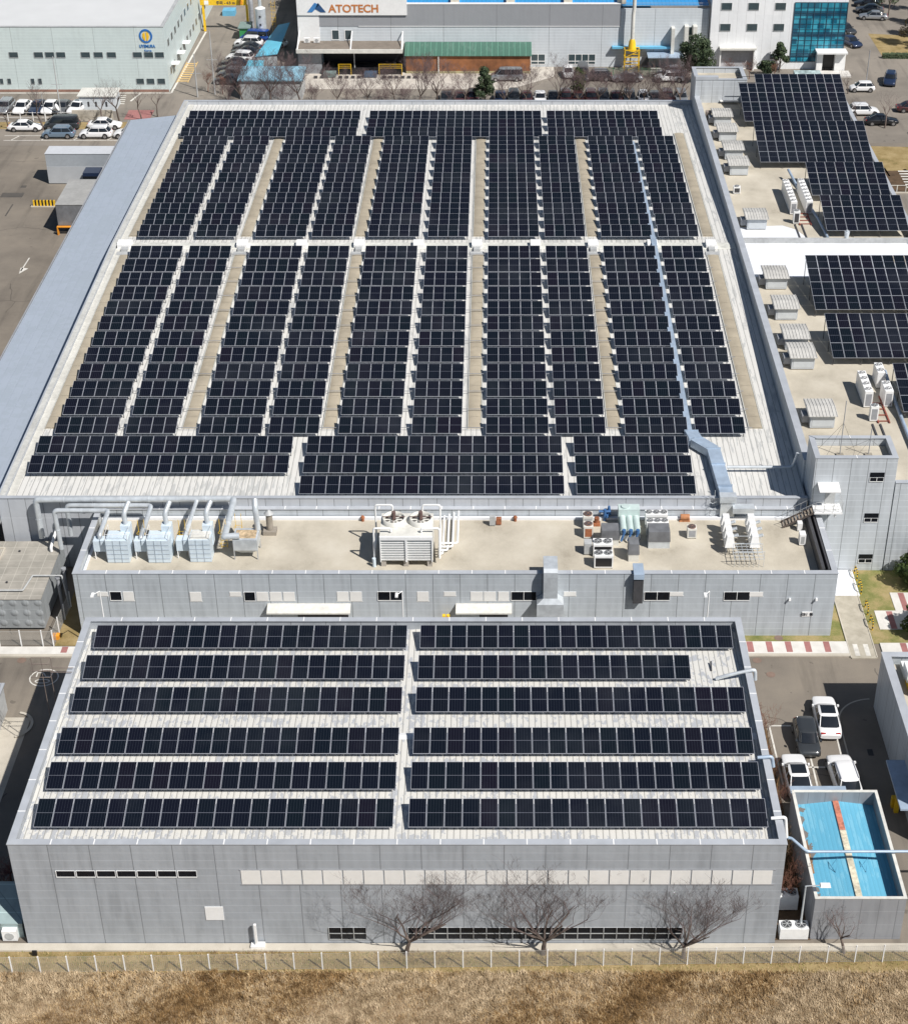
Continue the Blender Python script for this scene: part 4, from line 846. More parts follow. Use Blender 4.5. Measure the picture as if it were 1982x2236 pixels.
# huts on the right block
for i, (y, lab) in enumerate([(208.24, 'farthest grey roof hut, beside a small rusty unit'), (202.7, 'second farthest grey roof hut'), (196.3, 'third farthest grey roof hut, close behind the fourth'), (191.1, 'fourth far roof hut, nearest of the far four'), (174.7, 'grey roof hut standing on the edge of the white coating'),
                              (159.1, 'grey roof hut in front of the long white strip'), (151.9, 'second grey roof hut in front of the white strip'), (145.3, 'grey roof hut close behind another, third in front of the white strip'), (142.0, 'fourth grey roof hut in front of the white strip'), (130.06, 'nearest grey roof hut, behind the stair tower')]):
    y = y if i != 8 else 141.3
    t = thing('roof_hut', lab, 'hut', (28.9, y, 8.0), 'ribbed grey roof huts'); D = 2.75; zt = 9.35
    MB().box(27.85, 30.0, y, y + D, 8.1, zt).build('wall', galvblue if 0 else plain('hut_wall', (.5, .53, .56), .5, var=.06), t)
    MB().box(27.95, 29.9, y + .1, y + D - .1, 8.0, 8.1).build('plinth', concrete, t)
    b = MB(); b.box(28.0, 29.85, y - .02, y, 8.25, 9.2); b.build('shutter', plain('shutter_grey', (.55, .58, .6), .5, var=.05), t)
    b = MB(); b.exx([(y - .28, zt), (y - .28, zt + .05), (y + D / 2, zt + .22), (y + D + .28, zt + .05), (y + D + .28, zt)], 27.6, 30.2)
    for k in range(9):
        x = 27.65 + k * .31; b.exx([(y - .285, zt + .02), (y - .285, zt + .09), (y + D / 2, zt + .26), (y + D + .285, zt + .09), (y + D + .285, zt + .02)], x, x + .05)
    b.build('roof', plain('hut_roof', (.52, .51, .48), .5, var=.12, scale=1.5), t)
    MB().box(27.2, 27.84, y + .6, y + 1.6, 8.3, 9.0).build('inlet', grey, t)
p = at(1543, 262, 8.0); condenser('small rusty cage unit between the far parapet and the farthest hut', 27.0, 27.7, 210.5, .7, 1.1, 8.0, 0, None, m=plain('rusty_cage', (.3, .25, .22), .8), d=.8)
# condenser rows on the right deck
def ac_row(x, y0, n, step, lab, grp):
    for k in range(n):
        condenser(f'{["nearest", "second nearest", "third nearest", "middle", "third farthest", "second farthest", "farthest"][k]} tall white condenser in the {lab}', x - (y0 and k * .0), x + .72, y0 + k * step, .8, 1.55, 8.0, 1, grp, d=.97, front=grey if k == 0 else None, fr=.3, ringm=white)
ac_row(33.3, 179.1, 7, 1.0, 'left far row beside the canopies', 'tall white condensers')
ac_row(35.1, 179.3, 7, 1.0, 'right far row beside the canopies', 'tall white condensers')
condenser('lone tall white condenser in front of the far double row', 33.25, 33.95, 176.4, .7, 1.5, 8.0, 1, 'tall white condensers', d=.6, front=dark, fr=.28)
condenser('white condenser with dark grille standing alone on the tan deck', 27.6, 28.4, 185.3, .8, .85, 8.0, 1, 'tall white condensers', d=.6, front=dark, fr=.28)
def ac2(x, ys, lab):
    for k, yy in enumerate(ys): condenser(f'{["nearest", "second nearest", "second farthest", "farthest"][k]} tall white condenser in the {lab} behind the tower', x, x + .74, yy, .8, 1.65, 8.0, 1, 'tall white condensers', d=1.0, front=grey if k == 0 else None, fr=.3, ringm=white)
ac2(33.35, (133.9, 134.95, 136.0, 137.05), 'left near row'); ac2(35.2, (134.0, 135.05, 137.6, 138.65), 'right near row')
condenser('lone white condenser on red skids in front of the near double row', 33.42, 34.14, 131.35, .7, 1.5, 8.0, 1, 'tall white condensers', d=.6, front=grey, fr=.28)
for x, y, w_, d_, lab in ((33.9, 176.0, 1.3, 4.5, 'red iron skid under the far condenser rows'), (34.1, 131.0, 1.0, 5.0, 'red iron skid under the near condenser rows')):
    b = MB(); b.box(x, x + .12, y, y + d_, 8.02, 8.14).box(x + w_, x + w_ + .12, y, y + d_, 8.02, 8.14)
    for k in range(4): b.box(x + .12, x + w_, y + .3 + k * d_ / 4.5, y + .4 + k * d_ / 4.5, 8.02, 8.1)
    tag(b.build('skid_frame', plain('red_iron', (.25, .07, .05), .8)), lab, 'frame')
for x, y0, y1, lab in ((33.35, 171.8, 176.2, 'left cable tray from the far lone condenser'), (34.1, 171.8, 176.2, 'right cable tray from the far lone condenser'), (33.5, 123.9, 130.8, 'left cable tray from the near lone condenser'), (34.2, 123.9, 130.8, 'right cable tray from the near lone condenser')):
    b = MB(); b.box(x, x + .16, y0, y1, 8.02, 8.1); tag(b.build('cable_tray', dark), lab, 'cable tray', 'dark cable trays')
pipe('deck_duct', 'slanting pale duct running down beside the far raised canopies', [(34.6, 190, 9.2), (35.2, 186, 8.5), (36.2, 177, 8.25), (36.4, 172.0, 8.25)], .16, galvblue, cat='duct')
pipe('deck_duct', 'slanting pale duct running down beside the near raised canopies', [(36.2, 139.2, 9.0), (36.3, 136, 8.4), (36.2, 124, 8.25)], .17, galvblue, cat='duct')
p = at(1828, 530, 8.6); b = MB(); b.cyl(38.3, 171.3, 8.55, 9.3, .22, .3, n=12); b.cyl(38.3, 171.3, 9.3, 9.45, .12, n=10); tag(b.build('roof_vent', galv), 'round steel pipe head on the low wall between the decks', 'vent')
MB_ = MB().box(42.0, 46.0, 165.8, 166.1, 8.05, 8.7); tag(MB_.build('yellow_barrier', yellow), 'long yellow beam lying behind the near canopies at the right edge', 'beam')
# antenna masts on the tower roof
for x, y, h, lab in ((28.7, 121.1, 5.2, 'tall thin mast with guy wires on the tower roof'), (31.1, 121.1, 2.6, 'shorter mast on the tower roof')):
    t = thing('mast', lab, 'antenna', (x, y, 10.55)); MB().tube([(x, y, 10.6), (x, y, 10.55 + h)], .035, 6).build('pole', grey, t); MB().box(x - .3, x + .3, y - .15, y + .2, 10.55, 10.7).build('foot', plain('conc_block', (.3, .27, .22), .9), t)
    b = MB()
    for dx, dy in ((-1.7, .9), (-1.5, -1.0), (1.4, .8)): b.tube([(x, y, 10.55 + h * .6), (x + dx, y + dy, 10.6)], .012, 3)
    b.build('guy_wires', dark, t)
# front factory roof: leaning gutter pipe and clutter
pipe('roof_spout', 'white elbow pipe hooked over the right parapet of the front factory, behind', [at(1562, 1482, 8.3), at(1590, 1474, 8.7), at(1640, 1463, 9.0), (18.25, at(1640, 1463, 9.0)[1], 9.0), (18.3, at(1640, 1463, 9.0)[1] - .1, 8.2)], .13, galv, group='parapet spouts')
pipe('roof_spout', 'white elbow pipe hooked over the right parapet near the front corner', [(17.3, 78.9, 8.9), (18.2, 78.9, 9.0), (18.4, 78.8, 7.4)], .11, white, .2, group='parapet spouts')
pipe('roof_spout', 'grey elbow pipe hooked over the right parapet above the parked cars', [(17.2, 84.7, 8.9), (18.15, 84.7, 9.0), (18.3, 84.6, 8.2)], .12, galvblue, .2, group='parapet spouts')
for i, y in enumerate((94.9, 91.3, 87.2, 83.4)):
    b = MB(); b.tube([(16.1 - .8 * (i == 0), y, fz(y) + .05), (16.15 - .8 * (i == 0), y + .9, fz(y) + .2)], .06, 6); tag(b.build('cable_drop', dark), f'short dark conduit between solar rows on the front roof, {ORD[i+1]} from the back', 'conduit', 'dark conduits between solar rows')
t = thing('cage_ladder_top', 'rusty cage ladder head standing beside the left parapet above the speed marking', 'ladder', (-31.2, 94, 0))
b = MB()
for x in (-32.9, -32.2, -31.5): b.tube([(x, 94.2, 8.6), (x, 94.2, 9.9)], .025, 4)
for z in (8.7, 9.3, 9.9): b.tube([(-32.9, 94.2, z), (-31.5, 94.2, z)], .025, 4); b.tube([(-32.9, 94.2, z), (-32.9, 93.5, z), (-31.5, 93.5, z), (-31.5, 94.2, z)], .02, 4)
b.tube([(-31.5, 93.7, 9.0), (-30.0, 93.7, 9.0)], .03, 4).tube([(-31.5, 94.2, 9.0), (-30.0, 94.2, 9.0)], .03, 4)
for x in (-32.2, -31.6): b.tube([(x, 94.0, 0), (x, 94.0, 8.6)], .03, 4)
b.build('cage', plain('cage_rust', (.2, .16, .14), .7), t)
# ================================================================ VEHICLES
def paint(name, c, metal=.2): 
    if name in MATS: return MATS[name]
    m, nt, b = mk(name); setb(b, c, .28, metal, .5); b.inputs['Coat Weight'].default_value = .6; b.inputs['Coat Roughness'].default_value = .08; MATS[name] = m; return m
PW = paint('car_white', (.8, .8, .8), 0); PD = paint('car_charcoal', (.045, .05, .055)); PB = paint('car_black', (.012, .013, .016)); PS = paint('car_silver', (.42, .44, .46), .6)
PBL = paint('car_blue_grey', (.2, .28, .37), .4); PN = paint('car_navy', (.02, .035, .08)); PR = paint('car_maroon', (.08, .03, .03)); PGR = paint('car_grey', (.16, .165, .17), .4); PBB = paint('car_blue', (.02, .07, .3))
CARS = {}
SPEC = {  # L, W, bonnet z, belt z, roof z, stations of windscreen foot, roof front, roof rear, rear glass foot (fraction of length from the front)
 'sedan': (4.8, 1.84, .78, .92, 1.45, .27, .42, .70, .88), 'suv': (4.6, 1.88, .92, 1.02, 1.6, .25, .37, .86, .965), 'hatch': (3.7, 1.65, .85, .95, 1.5, .2, .36, .85, .97), 'van': (5.1, 1.92, 1.0, 1.1, 1.92, .13, .28, .95, .985)}
def make_car(kind, pm, glassroof=False):
    L, W, zb_, zbelt, zr, a, b1, c1, d = SPEC[kind]; X = lambda f: L / 2 - f * L; hw = W / 2
    t = bpy.data.objects.new('parked_car', None); COL.objects.link(t)
    secs = [(0, .72, .35, .55), (.015, .84, .22, .68), (.06, .95, .2, zb_ - .08), (.14, 1, .2, zb_), (a, 1, .2, zbelt), (.5, 1, .2, zbelt + .02), (.75, 1, .2, zbelt + .03), (d if kind != 'sedan' else .9, .97, .2, zbelt + .03), (.96, .92, .25, zbelt - .04), (1, .82, .35, zbelt - .22)]
    vs = []; n = 10
    for f, ws, z0, z1 in secs:
        x = X(f); w_ = hw * ws; zm = z0 + (z1 - z0) * .55
        ring = [(-w_ * .92, z0), (-w_, z0 + .12), (-w_ * 1.0, zm), (-w_ * .96, z1 - .06), (-w_ * .84, z1), (w_ * .84, z1), (w_ * .96, z1 - .06), (w_, zm), (w_, z0 + .12), (w_ * .92, z0)]
        vs += [(x, y, z) for y, z in ring]
    k = len(secs); fs = [(i * n + j, i * n + (j + 1) % n, (i + 1) * n + (j + 1) % n, (i + 1) * n + j) for i in range(k - 1) for j in range(n)]
    B = MB(); B.add(vs, fs, 0, True); B.add(vs[:n], [tuple(range(n))[::-1]]); B.add(vs[-n:], [tuple(range(n))]); ob_ = B.build('body', pm, t); md = ob_.modifiers.new('smooth', 'SUBSURF'); md.levels = md.render_levels = 1
    # glasshouse: rounded rings from belt to roof
    w0, w1 = hw * .91, hw * .76; zt = zr - .07
    def ringp(xf, xr, w_, z, ex=.42, n=24):
        cx, hl = (xf + xr) / 2, (xf - xr) / 2; out = []
        for q in range(n):
            t_ = 6.28318 * q / n; c_, s_ = math.cos(t_), math.sin(t_); out.append((cx + hl * math.copysign(abs(c_) ** ex, c_), w_ * math.copysign(abs(s_) ** ex, s_), z))
        return out
    rings = [ringp(X(a), X(d), w0, zbelt), ringp(X(a + (b1 - a) * .55), X(d - (d - c1) * .5), w0 * .93, zbelt + (zt - zbelt) * .55), ringp(X(b1), X(c1), w1, zt)]
    n = 24; G = MB(); G.add(sum(rings, []), [(k_ * n + q, k_ * n + (q + 1) % n, (k_ + 1) * n + (q + 1) % n, (k_ + 1) * n + q) for k_ in range(2) for q in range(n)], 0, True); G.build('windows', glassb, t)
    tops = [ringp(X(b1) + .03, X(c1) - .03, w1 + .03, zt - .015), ringp(X(b1) - .08, X(c1) + .08, w1 - .07, zr - .012), ringp(X(b1) - .5, X(c1) + .5, w1 * .55, zr)]
    Rf = MB(); Rf.add(sum(tops, []), [(k_ * n + q, k_ * n + (q + 1) % n, (k_ + 1) * n + (q + 1) % n, (k_ + 1) * n + q) for k_ in range(2) for q in range(n)] + [tuple(range(2 * n, 3 * n))], 0, True)
    for q in (3, 9, 15, 21):      # pillars follow the glass corners
        pts = [Vector(rr_[q]) for rr_ in rings]; o_ = Vector((0, math.copysign(.012, pts[0].y), .006)); Rf.tube([p_ + o_ for p_ in pts], .038, 4, smooth=False)
    for s in (-1, 1):
        xm = X((b1 + c1) / 2 + .02); Rf.tube([(xm, s * (w0 + .005), zbelt), (xm, s * (w0 * .93 + .008), zbelt + (zt - zbelt) * .55), (xm, s * (w1 + .012), zt)], .03, 4, smooth=False)
    Rf.build('roof', pm, t)
    if glassroof: MB().box(X(c1) + .25, X(b1) - .12, -w1 * .78, w1 * .78, zr - .0, zr + .012).build('glass_roof', glassb, t)
    if kind == 'suv':
        b = MB()
        for s in (-1, 1): b.box(X(c1) + .2, X(b1) - .2, s * w1 * .88 - .02, s * w1 * .88 + .02, zr - .01, zr + .05)
        b.build('roof_rails', alu, t)
    wr = .33 if kind != 'suv' else .36
    for fx in (.17, .8):
        for s in (-1, 1):
            y = s * (hw - .1); b = MB(); b.tube([(X(fx), y - .1, wr), (X(fx), y + .1, wr)], wr, 16); wh = b.build('wheel', tyre, t)
            MB().tube([(X(fx), y + s * .1, wr), (X(fx), y + s * .112, wr)], wr * .62, 12).build('rim', rim, wh)
            MB().tube([(X(fx), y + s * .02, wr + .02), (X(fx), y + s * .085, wr + .02)], wr + .07, 14).build('wheel_arch', black, t)
    for s in (-1, 1):
        y = s * hw * .6; MB().box(X(.09), X(.03), y - .15, y + .15, .5, .64).build('headlight', lampw, t)
        MB().box(X(.985), X(.96), y - .17, y + .17, zbelt - .24, zbelt - .1).build('tail_lamp', lampr, t)
        MB().box(X(a + .06) - .1, X(a + .06) + .08, s * hw * .96 + (0 if s > 0 else -.13), s * hw * .96 + (.13 if s > 0 else 0), zbelt - .02, zbelt + .1).build('mirror', pm, t)
    MB().box(X(.03), X(.008), -.24, .24, .36, .46).build('number_plate', white, t)
    MB().box(X(.994), X(.97), -.24, .24, .5, .6).build('number_plate', white, t)
    return t
GRP = {}
def car(x, y, deg, kind, pm, label, group='parked cars', gr=False):
    key = (kind, pm.name, gr)
    if key not in CARS: CARS[key] = t = make_car(kind, pm, gr)
    else: t = copy_tree(CARS[key])
    t.location = (x, y, .012); t.rotation_euler.z = R(deg); tag(t, label, 'car', group); return t
# lower right lot
g = 'cars in the lot by the front factory'
car(25.0, 99.05, 88.5, 'sedan', PW, 'white saloon with a long black glass roof, farthest of the four beside the blue roof', g, True)
car(23.1, 96.65, -91, 'hatch', PD, 'dark grey hatchback parked nose down beside the white saloon', g).scale = (1.08, 1.05, 1)
car(21.75, 92.3, 90.5, 'sedan', PW, 'white car with a brown tinted roof under the bare twigs', g, True)
car(25.15, 92.3, 93.5, 'suv', PW, 'white estate with two dark roof hatches behind the blue roofed shed', g)
# rear left yard
g = 'cars in the left yard'
car(-66.65, 229.2, 0, 'sedan', PW, 'white saloon seen from its side, leftmost under the bare tree', g)
car(-61.3, 226.4, 180, 'suv', PBL, 'blue grey crossover parked in the nearest marked row', g)
car(-56.1, 226.4, 180, 'suv', PW, 'white crossover parked right of the blue grey one', g)
car(-61.6, 229.9, 180, 'van', PD, 'dark navy van half hidden behind the blue grey crossover', g)
car(-55.6, 230.1, 0, 'sedan', PW, 'white saloon behind the white crossover', g)
car(-51.3, 226.4, 180, 'suv', PW, 'white crossover cut off by the blue grey canopy roof', g)
car(-71.2, 224.9, -70, 'sedan', PN, 'dark navy car with a white roof edge at the left picture border', g)
for x, kd, pm, lab, dg in ((-71.4, 'suv', PS, 'grey pickup like car, leftmost in the row by the grey wall', -93), (-69.0, 'sedan', PW, 'white saloon second from left in the row facing the verge', -95), (-66.7, 'sedan', PN, 'dark purple car hidden behind twigs in the verge row', -95),
                       (-64.9, 'sedan', PW, 'white saloon in the verge row behind the tree', -96), (-63.1, 'sedan', PGR, 'grey saloon in the verge row left of the angled white car', -95), (-60.9, 'sedan', PW, 'angled white saloon next to the small grey shed', -104)):
    car(x, 237.4, dg, kd, pm, lab, g)
# queue in the side lane
g = 'cars queued in the side lane'
Q = [(-40.6, 249.6, 'sedan', PD, 'dark green grey saloon nearest in the side lane queue'), (-40.5, 252.4, 'suv', PGR, 'grey crossover with pale roof rails, second in the side lane queue'), (-40.8, 255.2, 'sedan', PD, 'charcoal saloon, third in the side lane queue'), (-40.9, 257.7, 'sedan', PB, 'black saloon, fourth in the side lane queue'),
     (-40.3, 260.6, 'suv', PW, 'white crossover, fifth in the side lane queue'), (-39.8, 263.3, 'sedan', PB, 'black saloon, sixth in the side lane queue'), (-39.8, 265.9, 'sedan', PD, 'dark saloon, seventh in the side lane queue'), (-40.0, 268.4, 'suv', PW, 'white crossover, eighth in the side lane queue'), (-39.2, 270.9, 'van', PBB, 'blue van, farthest in the side lane queue'),
     (-37.0, 259.6, 'hatch', PW, 'small white car beside the blue lean-to'), (-35.6, 268.2, 'hatch', PW, 'small white car at the far end by the blue roof')]
for x, y, kd, pm, lab in Q: car(x, y, 172 + random.uniform(-3, 3), kd, pm, lab, g)
# row just behind the big factory
g = 'cars behind the big factory'
for i, (u, kd, pm, lab) in enumerate([(974, 'sedan', PD, 'dark car, leftmost in the row behind the big factory'), (1004, 'sedan', PR, 'maroon car, second in the row behind the big factory'), (1032, 'suv', PR, 'maroon crossover near the small evergreen behind the roof edge'), (1092, 'sedan', PN, 'navy car right of the small evergreen'), (1121, 'suv', PD, 'tall dark crossover between navy and maroon cars'), (1149, 'sedan', PR, 'maroon car left of the white saloon'),
                               (1179, 'sedan', PW, 'white saloon with dark windscreen in the row behind the big roof'), (1208, 'sedan', PB, 'black car right of the white saloon'), (1235, 'suv', PR, 'maroon crossover, second right of the white saloon'), (1262, 'sedan', PR, 'maroon saloon, third right of the white saloon'), (1290, 'suv', PR, 'maroon crossover, fourth right of the white saloon'),
                               (1317, 'suv', PD, 'charcoal crossover in the right half of the row'), (1346, 'sedan', PR, 'maroon saloon behind forked tree'), (1374, 'suv', PD, 'charcoal crossover left of the white hatchback'), (1404, 'hatch', PW, 'white hatchback in the right half of the row'), (1429, 'sedan', PGR, 'grey saloon right of the white hatchback'), (1457, 'suv', PR, 'dark red crossover near the penthouse'), (1487, 'suv', PS, 'silver crossover next to the rear penthouse')]):
    p = at(u, 203, 1.4); car(p[0], 241.4, -90, kd, pm, lab, g)
g = 'cars in front of the long grey works'
for u, v, dg, kd, pm, lab in [(1106, 177, 180, 'van', PS, 'silver van parked before the rusty shutters'), (1240, 168, -90, 'hatch', PW, 'white small truck like car left of the dark pair'), (1272, 172, -90, 'van', PD, 'dark van beside the white small car'), (1303, 177, 180, 'suv', PB, 'large black crossover seen from its side'),
                              (1369, 179, 180, 'sedan', PS, 'silver saloon seen from its side by the yellow tower'), (1461, 179, 180, 'suv', PW, 'white crossover seen from its side left of the dark evergreen'), (1466, 166, 180, 'sedan', PW, 'white saloon half hidden behind the white crossover')]:
    p = at(u, v); car(p[0], p[1] + .5, dg, kd, pm, lab, g)
g = 'cars right of the office'
for u, v, dg, kd, pm, lab in [(1880, 199, 180, 'hatch', PW, 'small white hatchback with blue bonnet stripe on the right road'), (1941, 181, -105, 'suv', PN, 'navy crossover beside the dark brown shed'), (1882, 250, 0, 'suv', PW, 'white crossover right of the raised solar canopies'), (1922, 271, 0, 'sedan', PB, 'black saloon behind the low rail at right'),
                              (1855, 98, -65, 'sedan', PN, 'navy saloon behind the office corner'), (1843, 70, -65, 'sedan', PD, 'dark car behind the navy saloon at the office corner'), (1905, 42, 172, 'sedan', PS, 'silver saloon nearest in the far right row'), (1897, 27, 172, 'sedan', PGR, 'grey saloon second in the far right row'), (1893, 14, 172, 'sedan', PB, 'black saloon third in the far right row'), (1893, 3, 172, 'suv', PD, 'dark crossover at the top edge far right')]:
    p = at(u, v); car(p[0], p[1], dg, kd, pm, lab, g)
p = at(1975, 243); car(p[0] + 1, p[1], 0, 'sedan', PR, 'dark red saloon cut off at the right edge by the zebra marks', g)
# ---- trailers at the loading canopy
t = thing('box_trailer', 'long pale grey box trailer backed under the loading canopy', 'trailer', (-53, 208.8, 0))
bm_ = plain('trailer_grey', (.46, .48, .5), .5, var=.06, scale=1.)
MB().box(-58.75, -47, 208.8, 211.6, 2.4, 4.1).build('upper_box', plain('trailer_band', (.36, .39, .42), .5, var=.05), t); MB().box(-58.75, -47, 208.78, 211.6, .1, 2.4).build('lower_box', bm_, t)
MB().box(-58.8, -47, 208.75, 211.65, 4.1, 4.15).build('roof', plain('trailer_top', (.55, .57, .6), .5, var=.04), t)
t = thing('tented_trailer', 'grey tarpaulin topped trailer with dark end and orange bumper frame', 'trailer', (-52, 192.5, 0))
MB().box(-53.8, -44, 192.4, 200.6, 1.1, 3.75).build('body', tarp, t); MB().box(-53.85, -44, 192.35, 200.7, 3.75, 3.82).build('roof', plain('tent_top', (.34, .34, .33), .7, var=.08), t)
b = MB(); b.box(-53.9, -53.75, 191.9, 192.3, 0, 1.0).box(-51.4, -51.25, 191.9, 192.3, 0, 1.0).box(-53.9, -51.25, 191.9, 192.3, 1.0, 1.1).build('bumper_frame', orange, t)
t = thing('lorry_cab', 'dark blue lorry cab between the box trailer and the canopy', 'lorry', (-52.5, 206.5, 0))
MB().box(-53.6, -51.2, 205.8, 208.2, .5, 2.6, taper=.15).build('cab', PN, t); MB().box(-53.4, -51.4, 205.76, 205.9, 1.5, 2.2).build('windscreen', glassb, t)
for x in (-53.3, -51.7): MB().tube([(x - .12, 206.4, .45), (x + .12, 206.4, .45)], .45, 14).build('wheel', tyre, t)
MB().box(-53.2, -51.8, 205.76, 205.8, .8, 1.2).build('grille', orange, t)
# ================================================================ TREES
def bare_tree_meshes(h, seed, spread=.5, levels=6, trunk=.16, fork=.12, n0=5, twig=.012, up=.35, first=1, wide=None):
    rnd = random.Random(seed); T, K = MB(), MB()
    def grow(p, d, L, r, lev, B):
        seg = 3; path = [p]; q = p.copy(); dd = d.copy()
        for _ in range(seg):
            dd = (dd + Vector((rnd.uniform(-.18, .18), rnd.uniform(-.18, .18), rnd.uniform(-.06, .16) * up * 2))).normalized(); q = q + dd * L / seg; path.append(q.copy())
        r1 = max(twig * .6, r * .6); B.tube(path, [r + (r1 - r) * i / seg for i in range(seg + 1)], 6 if lev < 2 else (4 if lev < 3 else 3), caps=False)
        if lev >= levels: return
        for k in range(rnd.randint(2, 3) if lev > 0 else n0):
            i = rnd.choice((1, 2, 3, 3)) if lev > 0 else 3; base = path[i]
            a = rnd.uniform(0, 6.283); side = Vector((math.cos(a), math.sin(a), rnd.uniform(-.1, .5)))
            sp = wide if (wide and lev == 0) else spread; nd = (dd * (1 - sp) + side * sp + Vector((0, 0, up * .5))).normalized()
            grow(base, nd, L * rnd.uniform(.62, .86) * (first if lev == 0 else 1), r1 * rnd.uniform(.6, .85), lev + 1, T if lev + 1 < 2 else K)
    grow(Vector((0, 0, -.05)), Vector((rnd.uniform(-.06, .06), rnd.uniform(-.06, .06), 1)), h * fork, trunk, 0, T)
    zm = max(v[2] for v in T.v + K.v)
    for B in (T, K): B.v = [(x * h / zm, y * h / zm, z * h / zm) for x, y, z in B.v]
    return T, K
TV = {}
def bare_tree(x, y, h, var, label, group, rot=0, m=bark, m2=barkp, **kw):
    key = (var, m2.name)
    if key not in TV:
        T, K = bare_tree_meshes(10, var, **kw); a = T.build('trunk', m); c = K.build('crown', m2); TV[key] = (a.data, c.data); bpy.data.objects.remove(a); bpy.data.objects.remove(c)
    t = bpy.data.objects.new('bare_tree', None); COL.objects.link(t); t.location = (x, y, 0); t.rotation_euler.z = rot; t.scale = (h / 10,) * 3; tag(t, label, 'tree', group)
    for nm, me in zip(('trunk', 'crown'), TV[key]): o = bpy.data.objects.new(nm, me); COL.objects.link(o); o.parent = t
    return t
g = 'bare trees in front of the front factory'
kw = dict(spread=.44, levels=7, trunk=.062, fork=.055, n0=8, twig=.0032, up=.3, first=2.1, wide=.62)
bare_tree(-5.9, 75.75, 8.3, 11, 'leafless tree left of centre, before the low ribbon window start', g, 0, **kw).scale = (8.3 * .125, 8.3 * .05, 8.3 * .1)
bare_tree(2.95, 75.75, 8.8, 12, 'widest leafless tree in the middle of the front wall', g, 0, **kw).scale = (8.8 * .125, 8.8 * .05, 8.8 * .1)
bare_tree(11.95, 75.4, 8.0, 13, 'leafless tree at the right part of the front wall', g, 0, **kw).scale = (8.0 * .125, 8.0 * .05, 8.0 * .1)
bare_tree(22.35, 75.9, 3.6, 14, 'small leafless tree before the blue roofed shed wall', g, .8, spread=.55, levels=5, trunk=.2, fork=.2, n0=4)
for x, y, h, v, lab in [(19.0, 96.0, 4.8, 21, 'reddish bush tree against the front factory side, beside the parking lines'), (19.2, 91.5, 4.2, 22, 'brown twiggy tree beside the white car and the front factory'), (19.3, 87.5, 4.2, 21, 'brown twiggy tree in the alley near the shed corner'), (19.1, 83.2, 4.6, 22, 'brown twiggy tree in the alley beside the blue roof'),
                        (19.4, 80.0, 4.2, 21, 'dark twiggy tree in the alley near the double fan units')]:
    bare_tree(x, y, h, v, lab, 'twiggy trees in the alley', x * 5, twigr if v == 21 else bark, twigr if v == 21 or y > 90 else plain('brown_twig', (.16, .11, .06), .9), spread=.55, levels=6, trunk=.1, fork=.16, n0=6)
g = 'bare trees behind the big factory'
UT = [(545, 8), (600, 8), (662, 8), (745, 5.5), (808, 5), (866, 6), (917, 7), (957, 6.5), (1015, 5.5), (1095, 5.5), (1146, 5.5), (1212, 6.5), (1259, 6), (1302, 5), (1346, 6), (1372, 6), (1400, 5.5), (1447, 6.5), (1480, 7)]
UT = [(u, h + 1) for u, h in UT]
for i, (u, h) in enumerate(UT):
    p = at(u, 214); bare_tree(p[0], 238 + (i % 3) * .9, h, [31, 32, 33][i % 3], f'bare tree behind the far roof edge, {ORD[i+1] if i < 15 else ["sixteenth","seventeenth","eighteenth","nineteenth"][i-15]} from the left', g, i * 1.7, m2=plain('twig_purple', (.17, .12, .12), .9), spread=.5, levels=7, trunk=.1, fork=.12, n0=6, twig=.008, first=1.4, wide=.55)
for i, (u, h, lab) in enumerate([(520, 5.5, 'bush near the left lane'), (575, 6, 'bush before the long blue shed'), (630, 6, 'bush at the shed corner'), (700, 5, 'bush left of the green leveller'), (770, 4.6, 'bush before the dark bay'), (835, 4.8, 'bush before the yellow rail'), (890, 5, 'bush before the rusty curtain'), (985, 4.6, 'bush left of the evergreen'), (1425, 4.4, 'bush before the white crossover')]):
    p = at(u, 214); bare_tree(p[0], 236.2 + (i % 2) * .7, h, 31 + i % 3, f'purple brown twiggy {lab}', 'twiggy bushes behind the far roof edge', i * 2.3, m2=plain('twig_purple', (.17, .12, .12), .9))
g = 'bare trees in the left yard'
for u, v, h, lab, k in [(95, 284, 7.8, 'bare tree standing left of the dark navy van'), (225, 274, 6.8, 'bare tree in front of the small grey shed wall'), (262, 268, 7.6, 'tall bare tree right of the small grey shed'), (310, 262, 5.5, 'brown bare tree above the end of the loading canopy'), (345, 255, 5, 'second brown bare tree above the end of the loading canopy'), (20, 280, 5, 'bare tree at the left edge among parked cars')] and [(a, b_, c, d, j) for j, (a, b_, c, d) in enumerate([(95, 284, 7.8, 'bare tree standing left of the dark navy van'), (225, 274, 6.8, 'bare tree in front of the small grey shed wall'), (262, 268, 7.6, 'tall bare tree right of the small grey shed'), (310, 262, 5.5, 'brown bare tree above the end of the loading canopy'), (345, 255, 5, 'second brown bare tree above the end of the loading canopy'), (20, 280, 5, 'bare tree at the left edge among parked cars')])]:
    p = at(u, v); bare_tree(p[0], p[1], h, [31, 32, 33][k % 3], lab, g, k * 2.1, spread=.5, levels=5, trunk=.2, fork=.3, n0=4)
for u, v, h, lab, r_ in [(1930, 280, 5.5, 'dark leafless tree beside the black saloon at right', 1), (1868, 268, 4, 'thin leafless tree at the right block corner by the white crossover', 2), (1850, 205, 4, 'small leafless tree right of the top solar canopy', 3)]:
    p = at(u, v); bare_tree(p[0], p[1], h, 33, lab, 'bare trees at the right', r_, spread=.5, levels=5, trunk=.2, fork=.3, n0=4)
